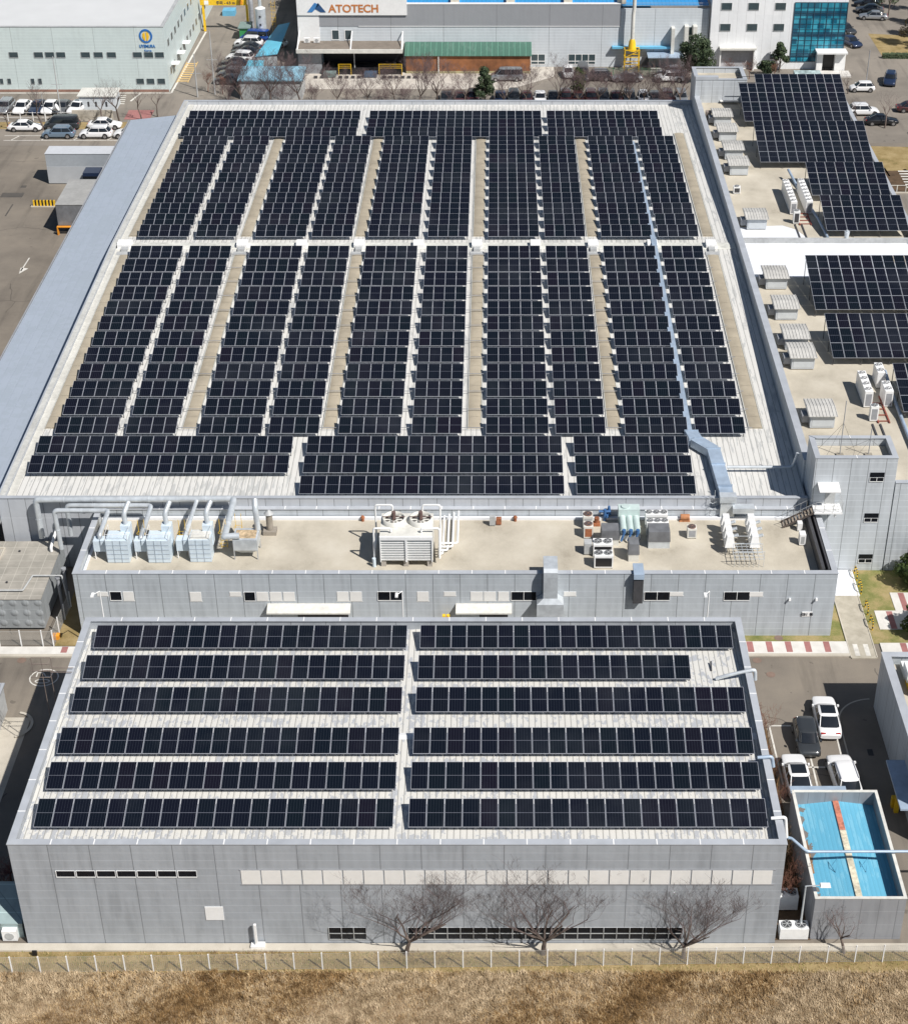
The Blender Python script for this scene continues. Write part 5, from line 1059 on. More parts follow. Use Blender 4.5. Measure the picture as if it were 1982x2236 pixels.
for u, v, h, lab, r_ in [(455, 195, 3.6, 'red brown shrub at the left lane corner'), (480, 200, 3.4, 'red brown shrub beside the lane cars'), (1635, 176, 3.4, 'orange twigged shrub before the office shutter'), (1690, 172, 3, 'orange twigged shrub left of the office evergreen'), (1590, 170, 3, 'brown shrub behind the rear penthouse')] and [(a, b_, c, d, j) for j, (a, b_, c, d) in enumerate([(455, 200, 3.6, 'red brown shrub at the left lane corner'), (487, 206, 3.4, 'red brown shrub beside the lane cars'), (1635, 172, 3.4, 'orange twigged shrub before the office shutter'), (1690, 172, 3, 'orange twigged shrub left of the office evergreen'), (1590, 168, 3, 'brown shrub behind the rear penthouse')])]:
    p = at(u, v); bare_tree(p[0], p[1], h, 21, lab, 'twiggy shrubs', r_, twigr, twigr, spread=.6, levels=6, trunk=.1, fork=.1, n0=6)
def leafy(x, y, r, h, label, n, m, name='evergreen', lean=0, base=.3, conical=0, z=0, trunkr=.12):
    t = thing(name, label, 'tree' if 'shrub' not in name else 'shrub', (x, y, z)); rnd = random.Random(int(x * 10 + y))
    lim = MB(); lim.tube([(x, y, z), (x + .1, y, z + h * .6)], [trunkr, trunkr * .5], 6)
    for k in range(7): a = k * .9; lim.tube([(x, y, z + h * (.15 + .07 * k)), (x + math.cos(a) * r * .6, y + math.sin(a) * r * .6, z + h * (.35 + .07 * k))], [.05, .02], 4)
    lim.build('trunk', bark, t); b = MB(); cl = []
    for _ in range(26 if conical else 34):
        a = rnd.uniform(0, 6.283); q = rnd.uniform(0, 1); rr = r * (1 - q * .8 if conical else math.sqrt(max(.05, 1 - (2 * q - 1) ** 2))) * rnd.uniform(.35, 1)
        cl.append((x + math.cos(a) * rr, y + math.sin(a) * rr, z + h * (base + (1 - base) * q * .93), rnd.uniform(.28, .5) * r))
    for _ in range(n):
        cx, cy, cz, cr = rnd.choice(cl); d = Vector((rnd.gauss(0, 1), rnd.gauss(0, 1), rnd.gauss(0, 1))).normalized() * cr * rnd.uniform(.6, 1.05); d.z *= .75
        p = Vector((cx, cy, cz)) + d; s = rnd.uniform(.05, .12) * (1 + r * .15); a1 = (d.normalized() + Vector((rnd.uniform(-.7, .7), rnd.uniform(-.7, .7), rnd.uniform(-.7, .7)))).normalized(); u_ = a1.orthogonal().normalized() * s; v_ = a1.cross(u_)
        b.add([p - u_ - v_ * .4, p + u_ - v_ * .4, p + u_ * .3 + v_, p - u_ * .3 + v_], [(0, 1, 2, 3)])
    b.build('crown', m, t); return t
leafy(35.9, 117.3, 1.75, 2.7, 'round clipped pine upper of two on the right lawn', 9000, leaf, 'round_pine_shrub', base=.1)
leafy(34.9, 110.3, 1.7, 2.7, 'round clipped pine lower of two beside the red striped paving', 9000, leaf, 'round_pine_shrub', base=.1)
p = at(1058, 205); leafy(p[0], 240, 1.5, 5.6, 'dark evergreen between the parked cars behind the big factory', 5000, leafd, conical=1)
p = at(1258, 190); leafy(p[0], 243, 1.3, 4.6, 'sparse olive evergreen before the black crossover', 1800, leaf, conical=0)
p = at(1518, 180); leafy(p[0], p[1], 2.6, 7.0, 'big dark evergreen beside the rear penthouse', 8000, leafd)
p = at(1700, 158); leafy(p[0], p[1], 1.3, 4.6, 'dark conical evergreen in front of the office', 4500, leafd, conical=1)
p = at(1672, 165); leafy(p[0], p[1], 1.3, 2.2, 'low dark bush left of the conical evergreen', 2500, leafd)
for i, (x, y, h, lab) in enumerate([(67, 268, 7, 'brown needled conifer behind the office hedge, left'), (70, 272, 8, 'brown needled conifer behind the office hedge, right'), (66, 284, 8, 'dark conifer far right beyond the office, left'), (72, 287, 9, 'dark conifer far right beyond the office, right'), (71.5, 279, 8, 'green conifer at the upper right picture edge')]): leafy(x, y, 2.2, h, lab, 3500, [leafd, plain('brown_leaf', (.1, .08, .04), .9)][i < 2], conical=1)
b = MB(); rnd = random.Random(5)
for _ in range(5000):
    q = rnd.random(); x = 60.8 + 11 * q; y = 262 - .3 * q + rnd.uniform(-.4, .4); z = rnd.uniform(0, .8); s = .09; b.add([(x - s, y, z), (x + s, y + rnd.uniform(-s, s), z + rnd.uniform(-s, s)), (x, y + s, z + s)], [(0, 1, 2)])
tag(b.build('hedge', leafd), 'low clipped hedge along the far right lawn', 'hedge')
for x, y, h, r_, lab in ((-36.4, 263, 4.5, 2.2, 'dark green slope tree left of the logo works'), (-33.5, 290, 6, 3.0, 'dark bushy tree at the top between the works'), (-35.0, 298, 6, 3.0, 'dark bushy tree at the top edge between the works')):
    if y > 280: leafy(x, y, r_, h, lab, 4000, leafd)
for u, v, lab in ((12, 1945, 'dark red bush in the shade at the left edge'), (25, 1925, 'purple brown bush in the shade beside the front factory')): 
    p = at(u, v); bare_tree(p[0], p[1], 2.4, 21, lab, 'dark bushes at the left edge', u, twigr, plain('plum_twig', (.16, .07, .07), .9), spread=.6, levels=6, trunk=.1, fork=.1, n0=6)
b = MB(); rnd = random.Random(9)
for _ in range(2600):
    x, y = rnd.uniform(18.15, 20.2), rnd.uniform(80.5, 97.5); hh = rnd.uniform(.3, 1.9); a = rnd.uniform(0, 6.28); p0 = Vector((x, y, 0)); p1 = p0 + Vector((math.cos(a) * .2, math.sin(a) * .2, hh * .6)); p2 = p1 + Vector((math.cos(a) * .35, math.sin(a) * .35, hh * .35))
    n = Vector((math.sin(a), -math.cos(a), 0)) * .014; b.add([p0 - n, p0 + n, p1 + n, p1 - n, p2], [(0, 1, 2, 3), (3, 2, 4)], rnd.random() < .4)
stuff(tag(b.build('undergrowth', [plain('brown_twig', (.16, .11, .06), .9), leafmat('dead_leaf', (.16, .08, .04), (.36, .22, .1))]), 'brown dead undergrowth in the alley between factory and blue roof', 'undergrowth'))
# ================================================================ FENCES AND LOW THINGS
t = thing('mesh_fence', 'long pale wire mesh fence with white posts along the dry field', 'fence', (0, 74.4, 0))
fx0, fx1 = -34.4, 31.0; n = 37; dx = 1.7905
wire = plain('wire_pale', (.5, .49, .45), .5)
for i in range(n):
    x = -34.4 + i * dx; y = 74.18 + (x + 31) * .0175; b = MB(); b.box(x - .035, x + .035, y - .035, y + .035, 0, 1.52); b.tube([(x, y, 1.5), (x, y - .12, 1.6)], .03, 4); b.build('post', white, t)
b = MB()
for i in range(n - 1):
    xa = -34.4 + i * dx; ya = 74.18 + (xa + 31) * .0175; xb = xa + dx; yb = 74.18 + (xb + 31) * .0175
    for k in range(15): z = .1 + k * .097; q = .009 if k not in (0, 14) else .016; b.add([(xa, ya, z - q), (xb, yb, z - q), (xb, yb, z + q), (xa, ya, z + q)], [(0, 1, 2, 3)])
    for k in range(1, 14): x = xa + dx * k / 14; y = ya + (yb - ya) * k / 14; b.add([(x - .004, y, .1), (x + .004, y, .1), (x + .004, y, 1.46), (x - .004, y, 1.46)], [(0, 1, 2, 3)])
b.build('wire_mesh', wire, t)
p = at(78, 2088); b = MB(); b.box(p[0] - .15, p[0] + .15, p[1] - .05, p[1] + .05, .1, .5); tag(b.build('marker_box', black), 'small black box on the verge by the left fence end', 'box')
# bollard hoops along the footpath
for i, (y, h) in enumerate(((118.4, 0), (116.4, 0), (113.4, 0), (111.3, 0))):
    b = MB(); Pp = bez([(30.75, y - .55, 0), (30.75, y - .55, .85), (30.75, y + .55, .85), (30.75, y + .55, 0)], .25); 
    for k in range(len(Pp) - 1): 
        s = 3 if (Pp[k + 1] - Pp[k]).length > .4 else 1
        for j in range(s): b.tube([Pp[k].lerp(Pp[k + 1], j / s), Pp[k].lerp(Pp[k + 1], (j + 1) / s)], .055, 8, (k + j) % 2)
    tag(b.build('hoop_barrier', [yellow, black]), f'yellow and black hoop barrier beside the footpath, {ORD[i+1]} from the tower', 'barrier', 'hoop barriers by the footpath')
# left water tank, its yard fence and pipes
t = thing('water_tank', 'grey panel water tank with bulging square plates and a tan tiled top', 'water tank', (-40, 111, 0))
mt = cladding('tank_panel', (.33, .35, .36), 1.02, -147.8, 1.0, .1, dark=.75, light=1.15)
MB().box(-48, -37.0, 110.75, 119.2, .25, 3.1).build('body', mt, t)
tm, tn, tb = mk('tank_top'); setb(tb, rough=.8); o_, s_ = pos(tn); c_ = ramp(tn, noise(tn, o_, .8, 5), [(.35, (.29, .275, .24)), (.65, (.39, .365, .32))]); l_ = math_(tn, 'MAXIMUM', lines(tn, s_[0], 1.0, .1, .05), lines(tn, s_[1], 1.0, .2, .05)); tn.links.new(mix(tn, math_(tn, 'MULTIPLY', l_, .45), c_, (.6, .57, .5)), tb.inputs[0])
MB().box(-48, -36.95, 110.7, 119.2, 3.1, 3.16).build('top', tm, t)
b = MB()
for i in range(11):
    for k in range(3):
        cx, cz = -47.45 + i * 1.02, .75 + k * 1.0; vs = [(cx, 110.68, cz)]
        for j in range(10): a = 6.2832 * j / 10; vs.append((cx + .2 * math.cos(a), 110.695, cz + .2 * math.sin(a)))
        for j in range(10): a = 6.2832 * j / 10; vs.append((cx + .34 * math.cos(a), 110.75, cz + .34 * math.sin(a)))
        b.add(vs, [(0, j + 1, (j + 1) % 10 + 1) for j in range(10)] + [(j + 1, j + 11, (j + 1) % 10 + 11, (j + 1) % 10 + 1) for j in range(10)], 0, True)
b.build('bulges', mt, t)
b = MB(); b.box(-48, -41.6, 115.5, 115.62, 3.16, 3.3).box(-41.72, -41.6, 115.62, 118.0, 3.16, 3.3).box(-48, -41.6, 118.0, 118.12, 3.16, 3.3); b.build('top_kerb', concrete, t)
MB().box(-42.6, -41.6, 112.6, 113.5, 3.16, 3.5).build('hatch', white, t)
for u, v, lab in ((44, 1205, 'upper small ring'), (16, 1273, 'lower small ring')): p = at(u, v, 3.16); b = MB(); b.tube([(p[0], p[1], 3.2), (p[0], p[1], 3.3)], .09, 8); b.build('vent', dark, t)
pipe('tank_pipe', 'pale angular pipe lying on the tank top and dropping into the gap', [(-43, 111.7, 3.35), (-38.6, 111.7, 3.35), (-38.3, 113.8, 3.35), (-35.9, 113.8, 3.35), (-35.6, 113.6, .2)], .07, midgrey, .1)
pipe('tank_pipe', 'short white bent pipe on the far corner of the tank top', [(-37.6, 117.6, 3.2), (-37.6, 117.6, 3.6), (-37.2, 119.3, 4.8)], .13, white, .2)
for x, y, lab in ((-36.1, 115.2, 'first'), (-36.3, 113.9, 'second')): b = MB(); b.cyl(x, y, 0, 3.0, .13, n=10).cyl(x, y, 3.0, 3.15, .22, n=12); tag(b.build('riser_pipe', grey), f'{lab} dark riser with white cap in the gap beside the tank', 'pipe')
t = thing('yard_fence', 'white post and rail fence in front of the water tank', 'fence', (-38, 108.6, 0))
P = [(-43.6, 108.6), (-41.9, 108.6), (-40.2, 108.6), (-38.45, 108.6), (-36.7, 108.6), (-35.85, 108.6), (-35.8, 110.4), (-35.7, 112.2), (-35.6, 114)]
for x, y in P: MB().box(x - .04, x + .04, y - .04, y + .04, 0, 1.6).build('post', white, t)
b = MB()
for (a, c), (d, e) in zip(P[:-1], P[1:]):
    for k in range(12): z = .15 + .12 * k; b.tube([(a, c, z), (d, e, z)], .012 if k < 11 else .02, 3, caps=False)
b.build('wire_mesh', wire, t)
b = MB(); b.box(-36.2, -35.6, 109.4, 109.9, .02, .4); tag(b.build('orange_box', orange), 'small orange object on the ground at the tank fence corner', 'box')
# metal shed at the left edge, green lean-to
t = thing('metal_shed', 'small corrugated grey shed cut by the left picture edge', 'shed', (-38.5, 97, 0)); rb = seam_roof('shed_roof', (.42, .44, .46), (.34, .36, .38), .6, .3, 0, ribdark=.6)
MB().box(-42, -37.6, 94.3, 100.5, 0, 2.3).build('wall', midgrey, t); MB().box(-42, -37.35, 94.1, 97.7, 2.3, 2.4).box(-42, -37.5, 97.72, 100.75, 2.35, 2.46).build('roof', rb, t)
t = thing('lean_to', 'pale green glazed lean-to at the left end of the front wall', 'lean-to', (-32, 78, 0)); gm = cladding('green_sheet', (.3, .38, .38), 1.6, .2, .4, 0, dark=.6, light=1.3)
MB().exx([(77.2, 1.2), (77.2, 1.3), (79.8, 2.5), (79.8, 2.4)], -36, -30.75).build('roof', gm, t); MB().box(-36, -30.8, 77.25, 77.35, 0, 1.2).build('wall', gm, t)
def facing_ac(lab, x, y, w_, h, d, grp=None, n=1, z=0):
    t = thing('wall_condenser', lab, 'air conditioner', (x, y, z), grp); MB().box(x - w_ / 2, x + w_ / 2, y, y + d, z + .1, z + h).build('casing', white, t)
    for k in range(n): xx = x - w_ / 2 + w_ * (k + .5) / n; b = MB(); b.tube([(xx, y, z + h * .55), (xx, y - .03, z + h * .55)], h * .32, 14, 1); b.build('fan_grille', [white, midgrey], t)
    return t
facing_ac('white condenser with round grille at the left foot of the front wall', -31.6, 76.85, .95, .95, .45)
condenser('white double fan unit in the alley, the nearer one', 18.35, 20.2, 77.0, .7, 1.0, 0, 2, 'double fan units in the alley', d=.8)
condenser('white double fan unit in the alley, the farther one', 18.2, 19.9, 79.6, .7, 1.3, 0, 2, 'double fan units in the alley', d=.8)
# street lamp in the alley
lx, ly, _ = at(1744, 2040); tz = on(1758, 1935, ly)[2]; hx_ = on(1801, 1932, ly)[0]
t = thing('street_lamp', 'slim grey street lamp reaching over the blue roof', 'street lamp', (lx, ly, 0))
MB().tube([(lx, ly, 0), (lx, ly, tz)], [.08, .05], 8).build('pole', galv, t); MB().tube([(lx, ly, tz), (hx_ - .3, ly, tz + .08)], .035, 6).build('arm', galv, t)
MB().box(hx_ - .35, hx_ + .35, ly - .2, ly + .2, tz + .04, tz + .16, taper=.05).build('lamp_head', white, t)
# ---- blue roofed shed
t = thing('blue_roof_shed', 'concrete panel shed with sunken bright blue roof and a patched ridge strip', 'shed', (23.3, 77.1, 0))
cs = cladding('shed_clad', (.3, .31, .33), 1.17, -97.3, 1.2, .1, dark=.7); x0, x1, y0, y1, zt = 20.35, 26.2, 77.1, 87.3, 3.65
b = MB(); b.box(x0, x1, y0, y0 + .15, 0, zt).box(x0, x1, y1 - .15, y1, 0, zt).box(x0, x0 + .15, y0 + .15, y1 - .15, 0, zt).box(x1 - .15, x1, y0 + .15, y1 - .15, 0, zt).build('wall', cs, t)
b = MB(); o = .03; b.box(x0 - o, x1 + o, y0 - o, y0 + .18, zt, zt + .05).box(x0 - o, x1 + o, y1 - .18, y1 + o, zt, zt + .05).box(x0 - o, x0 + .18, y0 + .18, y1 - .18, zt, zt + .05).box(x1 - .18, x1 + o, y0 + .18, y1 - .18, zt, zt + .05).build('coping', offwhite, t)
br_ = seam_roof('blue_sheet', (.14, .44, .62), (.2, .5, .66), .55, .3, 0, ribdark=.85)
_nt = br_.node_tree; _b = _nt.nodes['Principled BSDF']; _src = _b.inputs['Base Color'].links[0].from_socket; _o, _s = pos(_nt)
_e = math_(_nt, 'ADD', _s[0], math_(_nt, 'MULTIPLY', noise(_nt, _o, .55, 5), -2.6)); _k = math_(_nt, 'MULTIPLY', math_(_nt, 'LESS_THAN', _e, 19.75), math_(_nt, 'GREATER_THAN', noise(_nt, _o, 2.2, 5), .42))
_nt.links.new(mix(_nt, math_(_nt, 'MULTIPLY', _k, .8), _src, (.22, .13, .07)), _b.inputs['Base Color'])
vs = [(x0 + .15, 2.45), (23.4, 2.85), (x1 - .15, 2.45), (x1 - .15, 2.3), (x0 + .15, 2.3)]
MB().add([(x, y, z) for y in (y0 + .15, y1 - .15) for x, z in vs], [(0, 1, 6, 5), (1, 2, 7, 6), (0, 4, 3, 2, 1), (5, 6, 7, 8, 9)]).build('roof', br_, t)
MB().box(23.2, 23.62, y0 + .2, 84.2, 2.84, 2.92).build('ridge_patch', plain('patched_cream', (.55, .5, .38), .8, var=.3, scale=5), t); MB().box(23.2, 23.6, 84.22, y1 - .2, 2.84, 2.92).build('red_ridge', plain('red_ridge', (.45, .17, .11), .8, var=.35, scale=5), t)
MB().box(20.4, 24.3, 87.5, 88.4, 3.0, 3.1).build('rear_awning', galvblue, t)
b = MB(); b.box(20.55, 20.95, 80.5, 83.5, 2.5, 2.56); b.build('leaf_litter', plain('leaf_litter', (.28, .16, .08), .9, var=.4, scale=6), t)
for i, (pts, lab) in enumerate([([(18.2, 79.0, 8.6), (18.35, 79.0, 7.2), (19.3, 81.2, 5.0), (20.4, 81.1, 3.9), (34, 81.1, 3.95)], 'long pale pipe crossing the blue roof from the factory wall to the right edge')]): pipe('crossing_pipe', lab, pts, .1, galvblue, .3)
for x, yy, k in ((22.3, 80.9, 'left'), (24.3, 80.9, 'right')):
    b = MB(); b.tube([(x - .3, yy - .1, 2.72), (x, yy - .5, 2.72), (x + .15, yy + .15, 3.4), (x - .3, yy - .1, 2.72)], .02, 4); tag(b.build('pipe_bracket', bluerail), f'{k} blue triangular bracket under the crossing pipe', 'bracket', 'blue pipe brackets')
# ---- right lower building, wall runs along the drive
t = thing('side_works', 'grey walled works at the right edge, casting its shadow on the drive', 'building', (31, 95, 0))
b = MB(); b.box(29.0, 29.3, 86.0, 100.9, 0, 5.2).box(29.3, 40, 100.55, 100.9, 0, 5.2).build('wall', clad_m, t); MB().box(28.95, 29.6, 86.0, 100.95, 5.2, 5.27).box(29.6, 40, 100.4, 100.95, 5.2, 5.27).build('coping', coping, t)
MB().box(29.3, 40, 86, 100.4, 4.3, 4.5).build('roof', roofdeck, t); MB().box(30.3, 40, 98.6, 100.2, 4.5, 5.0).build('roof_step', white, t)
MB().box(27.7, 29.0, 86.1, 91.2, 2.9, 3.05).box(29.0, 29.01, 86.1, 91.2, 2.9, 2.95).build('awning', galvblue, t)
b = MB(); b.box(30.3, 31.0, 96.5, 98.3, 4.5, 5.4); b.build('yellow_unit', yellow, t); MB().box(30.2, 32, 97.5, 99.0, 5.0, 5.9).build('white_unit', white, t)
b = MB(); b.box(28.2, 28.5, 89.0, 89.3, 0, 1.3).box(28.1, 28.6, 89.5, 89.9, 0, .9); tag(b.build('gas_bottles', yellow), 'yellow and dark things standing under the right awning', 'equipment')
b = MB(); ring(b, 29.0, 99.0, 3.0, 2.9, .12, .014, 24, 1.62, 3.14); stripe(b, (26.05, 99), (26.05, 88), .12, .014); b.build('lot_kerb', concrete, kind='structure')
MB().box(27.55, 27.95, 95.2, 95.9, .006, .02).build('drain', black, kind='structure')
tag(MB().box(at(1765, 1441)[0] - .32, at(1765, 1441)[0] + .32, 107.1, 107.45, .13, .14).build('drain_grate', dark), 'dark drain grate in the kerb, leftmost by the roof corner', 'drain') if 0 else None
# ================================================================ FAR BUILDINGS
q1 = lambda x, y, Y: on(x * .3642, y * .3642, Y)
q2 = lambda x, y, Y: on(640 + x * .3642, y * .3642, Y)
q3 = lambda x, y, Y: on(1300 + x * .3764, y * .3764, Y)
YL = 245.8
t = thing('logo_works', 'pale grey green works with round blue and yellow emblem at the upper left', 'building', (-70, YL, 0))
b = MB(); b.box(-110, -49, YL, YL + .4, 0, 9.7).box(-49.4, -49, YL + .4, 340, 0, 9.7).build('wall', clad_logo, t)
MB().box(-110, -49.4, YL + .4, 340, 9.2, 9.5).build('roof', plain('membrane_grey', (.6, .61, .61), .6, var=.03, scale=.3), t)
MB().box(-110, -48.95, YL - .05, YL + .45, 9.7, 9.78).box(-49.45, -48.95, YL + .45, 340, 9.7, 9.78).build('coping', midgrey, t)
MB().box(-110, -49.1, YL - .02, YL, 0, .35).build('plinth', plain('brick_kerb', (.3, .17, .13)), t)
wg = plain('far_window', (.05, .075, .085), .2)
for x in (-72.2, -68.5, -66.85, -65.2, -61.55, -59.65, -57.7, -53.85, -52.2, -50.6): windowpart(t, x, x + 1.3, 5.2, 5.98, YL, 1, 1, midgrey, wg, fr=.06)
for x, w_ in ((-74.2, .5), (-73.05, .5), (-69.55, .5), (-68.45, .5), (-53.8, 1.1), (-52.25, 1.1), (-50.65, 1.1)): windowpart(t, x, x + w_, 1.2, 2.0, YL, 1, 1, midgrey, wg, fr=.06)
for k in range(14):
    for z, st in ((6.2, 2.4), (2.0, 2.4)):
        y = YL + 2 + k * 3.1; f = MB().box(-49, -48.94, y - .06, y + 1.16, z - .06, z + 1.06).build('window', midgrey, t); MB().box(-48.94, -48.93, y, y + 1.1, z, z + 1.0).build('pane', wg, f)
for y in (249.2, 254.5, 259.6): MB().exx([(y, 3.0), (y, 3.1), (y + 1.7, 3.1), (y + 1.7, 3.0)], -49, -47.9).build('door_awning', white, t)
a = q1(875, 215, YL); em = thing('wall_emblem', 'round blue ring emblem with yellow centre above blue lettering', 'logo', (a[0], YL - .1, a[2] - 1.2))
b = MB(); vs = []
for i in range(33):
    tt = 6.2832 * i / 32; vs += [(a[0] + .72 * math.cos(tt), YL - .08, a[2] + .76 * math.sin(tt)), (a[0] + .98 * math.cos(tt), YL - .08, a[2] + 1.02 * math.sin(tt))]
b.add(vs, [(2 * i, 2 * i + 1, 2 * i + 3, 2 * i + 2)[::-1] for i in range(32)])
b.build('ring', paint('logo_blue', (.02, .16, .5), 0), em)
b = MB(); gold = plain('logo_gold', (.85, .5, .03), .5)
for s in (-1, 1):
    vs = [(a[0] + s * .08, YL - .07, a[2] + .62), (a[0] + s * .42, YL - .07, a[2] + .4), (a[0] + s * .5, YL - .07, a[2] - .1), (a[0] + s * .3, YL - .07, a[2] - .62), (a[0] + s * .08, YL - .07, a[2] - .86)]
    b.add(vs, [(0, 1, 2, 3, 4)])
b.build('flame', gold, em)
lb = plain('logo_letter', (.03, .17, .45), .5)
text(em, 'UYEMURA', a[0] + .05, a[2] - 1.72, .62, YL - .06, lb, bold=.02, sx=.82); text(em, 'Korea', a[0] + .1, a[2] - 2.3, .42, YL - .06, lb, bold=.012)
# small grey shed and wall in the left yard
t = thing('yard_shed', 'small flat grey shed behind the verge at the upper left', 'shed', (-58, 237.2, 0))
MB().box(-60.6, -55.4, 237.2, 240.6, 0, 2.15).build('wall', clad_ato, t); MB().box(-60.8, -55.2, 237.0, 240.8, 2.15, 2.3).build('roof', offwhite, t)
for x in (-59.4, -58.3, -56.8): MB().box(x, x + .25, 237.15, 237.2, .7, 1.4).build('vent', dark, t)
MBb = MB().box(-60.8, -55, 233.0, 233.3, 0, 1.55); tag(MBb.build('yard_wall', concrete), 'low pale concrete wall in front of the small grey shed', 'wall')
t = thing('verge_fence', 'white post fence in front of the verge parking row', 'fence', (-66, 233, 0))
for k in range(9): MB().box(-75.5 + k * 1.8, -75.4 + k * 1.8, 233, 233.1, 0, 1.3).build('post', white, t)
b = MB()
for z in (.5, 1.2): b.box(-75.5, -61, 233.03, 233.07, z, z + .04)
b.build('rail', white, t)
MBb = MB().box(-53.6, -49.9, 233.6, 237.5, 0, .05); tag(MBb.build('red_paving', pavered), 'patch of red paving beside the end of the loading canopy', 'paving')
p = at(128, 262); t = thing('dish_pole', 'slim pole with a white dish in the left yard', 'pole', (p[0], p[1], 0)); MB().tube([(p[0] - 1.6, p[1] - 1, 0), (p[0] - 1.6, p[1] - 1, 4.5)], .05, 6).build('pole', midgrey, t); MB().tube([(p[0] - .3, p[1] - 1, 1.9), (p[0] + .4, p[1] - 1, 2.25)], [.15, .55], 14).build('dish', white, t)
for u, v, h, lab in ((470, 206, 9.5, 'tall grey pole with crossarm in the side lane'), (432, 212, 6.5, 'shorter grey pole with crossarm in the side lane'), (135, 258, 9, 'thin street lamp pole rising over the left parking row')):
    p = at(u, v); t = thing('utility_pole', lab, 'pole', (p[0], p[1], 0)); MB().tube([(p[0], p[1], 0), (p[0], p[1], h)], [.12, .07], 6).build('pole', midgrey, t); MB().tube([(p[0] - .8, p[1], h * .55), (p[0] + .8, p[1], h * .55)], .05, 4).build('crossarm', midgrey, t)
# side lane: gantry, tank, blue roofs
t = thing('height_gantry', 'yellow height limit gantry with dark lettering over the side lane', 'gantry', (-44.5, 276.3, 0)); Yg = 276.3
b = MB(); b.box(-48.35, -48.0, Yg, Yg + .35, 0, 4.3).box(-41.2, -40.85, Yg, Yg + .35, 0, 4.3).build('post', yellow, t); MB().box(-48.6, -41.0, Yg - .1, Yg + .4, 4.3, 5.2).build('beam', yellow, t)
MB().box(-47.9, -47.2, Yg - .13, Yg - .1, 4.42, 5.08).build('plate', white, t)
text(t, '\uc8fc\uc758 - 4.5 m', -44.4, 4.5, .62, Yg - .12, dark, bold=.015)
MB().box(-42.2, -41.6, Yg - .13, Yg - .1, 4.45, 5.1).build('orange_plate', orange, t)
t = thing('silver_silo', 'vertical pale silver silo with domed top by the side lane', 'silo', (-38.6, 272.5, 0)); MB().cyl(-38.3, 272.5, 0, 4.9, .85).build('body', galv, t); MB().cyl(-38.3, 272.5, 4.9, 5.2, .85, .3).build('dome', white, t)
for k in range(3): MB().cyl(-38.3, 271.7, 1 + k * 1.3, 1.3 + k * 1.3, .16, n=8).build('port', dark, t)
pipe('lane_duct', 'thick grey curved duct rising beside the silver silo', [(-40.2, 275.5, .3), (-40.2, 275.5, 5.6), (-41.2, 277, 6.3)], .38, grey, .6); pipe('lane_duct', 'pale curved duct arching over the silver silo', [(-38.3, 272.5, 5.1), (-38.3, 272.5, 7.0), (-40, 274, 7.4), (-42.5, 277, 6.6)], .28, galv, .6)
t = thing('green_shelter', 'small green machine shelter under a grey lid beside the silo', 'machine', (-41, 272, 0)); MB().box(-41.8, -40.2, 271.5, 273.2, 0, 1.9).build('cabinet', green, t); MB().box(-42.0, -40.0, 271.3, 274.8, 1.9, 2.05).build('lid', plain('green_grey', (.2, .28, .26), .6), t)
ladder('yellow_ladder', 'yellow caged ladder behind the silver silo', -36.6, 275.5, 0, 5.0, yellow, .6)
t = thing('lean_to_roof', 'long light blue roof beside the queued cars, half in shade', 'roof', (-35.5, 262, 0))
MB().add([(-37.0, 254, 2.7), (-33.6, 254, 3.1), (-33.4, 270.4, 3.1), (-35.3, 270.4, 2.7), (-37.0, 254, 2.8), (-33.6, 254, 3.2), (-33.4, 270.4, 3.2), (-35.3, 270.4, 2.8)], [(3, 2, 1, 0), (4, 5, 6, 7), (0, 1, 5, 4), (1, 2, 6, 5), (2, 3, 7, 6), (3, 0, 4, 7)]).build('roof', plain('lane_blue', (.14, .5, .66), .5, var=.06, scale=.6), t); MB().box(-36.8, -33.7, 254.1, 254.3, 0, 2.7).build('wall', midgrey, t)
MBb = MB().box(-38.0, -35.6, 250.6, 253.4, 2.3, 2.4).box(-37.9, -35.7, 250.7, 253.3, 0, 2.3); tag(MBb.build('blue_kiosk', plain('lane_blue', (.14, .5, .66), .5)), 'small light blue roofed kiosk beside the dark queued cars', 'kiosk')
t = thing('long_shed', 'long low shed with a dull light blue roof behind bare trees', 'shed', (-33, 242.5, 0)); MB().box(-38, -28.8, 242.4, 247.4, 0, 2.8).build('wall', plain('shed_wall', (.45, .46, .46), .6), t)
MB().exx([(242.1, 2.8), (242.1, 2.95), (247.7, 3.3), (247.7, 2.8)], -38.2, -28.6).build('roof', plain('dull_blue', (.25, .45, .56), .5, var=.08, scale=.7), t)
MBb = MB().box(-46.5, -44.4, 285, 287, .0, .9); tag(MBb.build('blue_skip', bluerail), 'small bright blue skip under the yellow gantry', 'skip')
p = at(425, 120); b = MB()
for k in range(9): b.box(-48.6, -47.0, 250.5 + k * 1.05, 250.9 + k * 1.05, .01, .06)
b.box(-48.7, -48.6, 250, 260, .01, .06).box(-47.0, -46.9, 250, 260, .01, .06); tag(b.build('floor_grating', plain('ochre_paint', (.6, .42, .18), .7)), 'ochre ladder shaped floor marking beside the works wall', 'marking')
for k, (y, lab) in enumerate(((292, 'pale low building beyond the gantry'),)):
    t = thing('far_hall', lab, 'building', (-40, 300, 0)); MB().box(-48, -33, 300, 318, 0, 5.5).build('wall', clad_grey2, t); MB().box(-48.2, -32.8, 299.8, 318.2, 5.5, 5.7).build('roof', white, t)
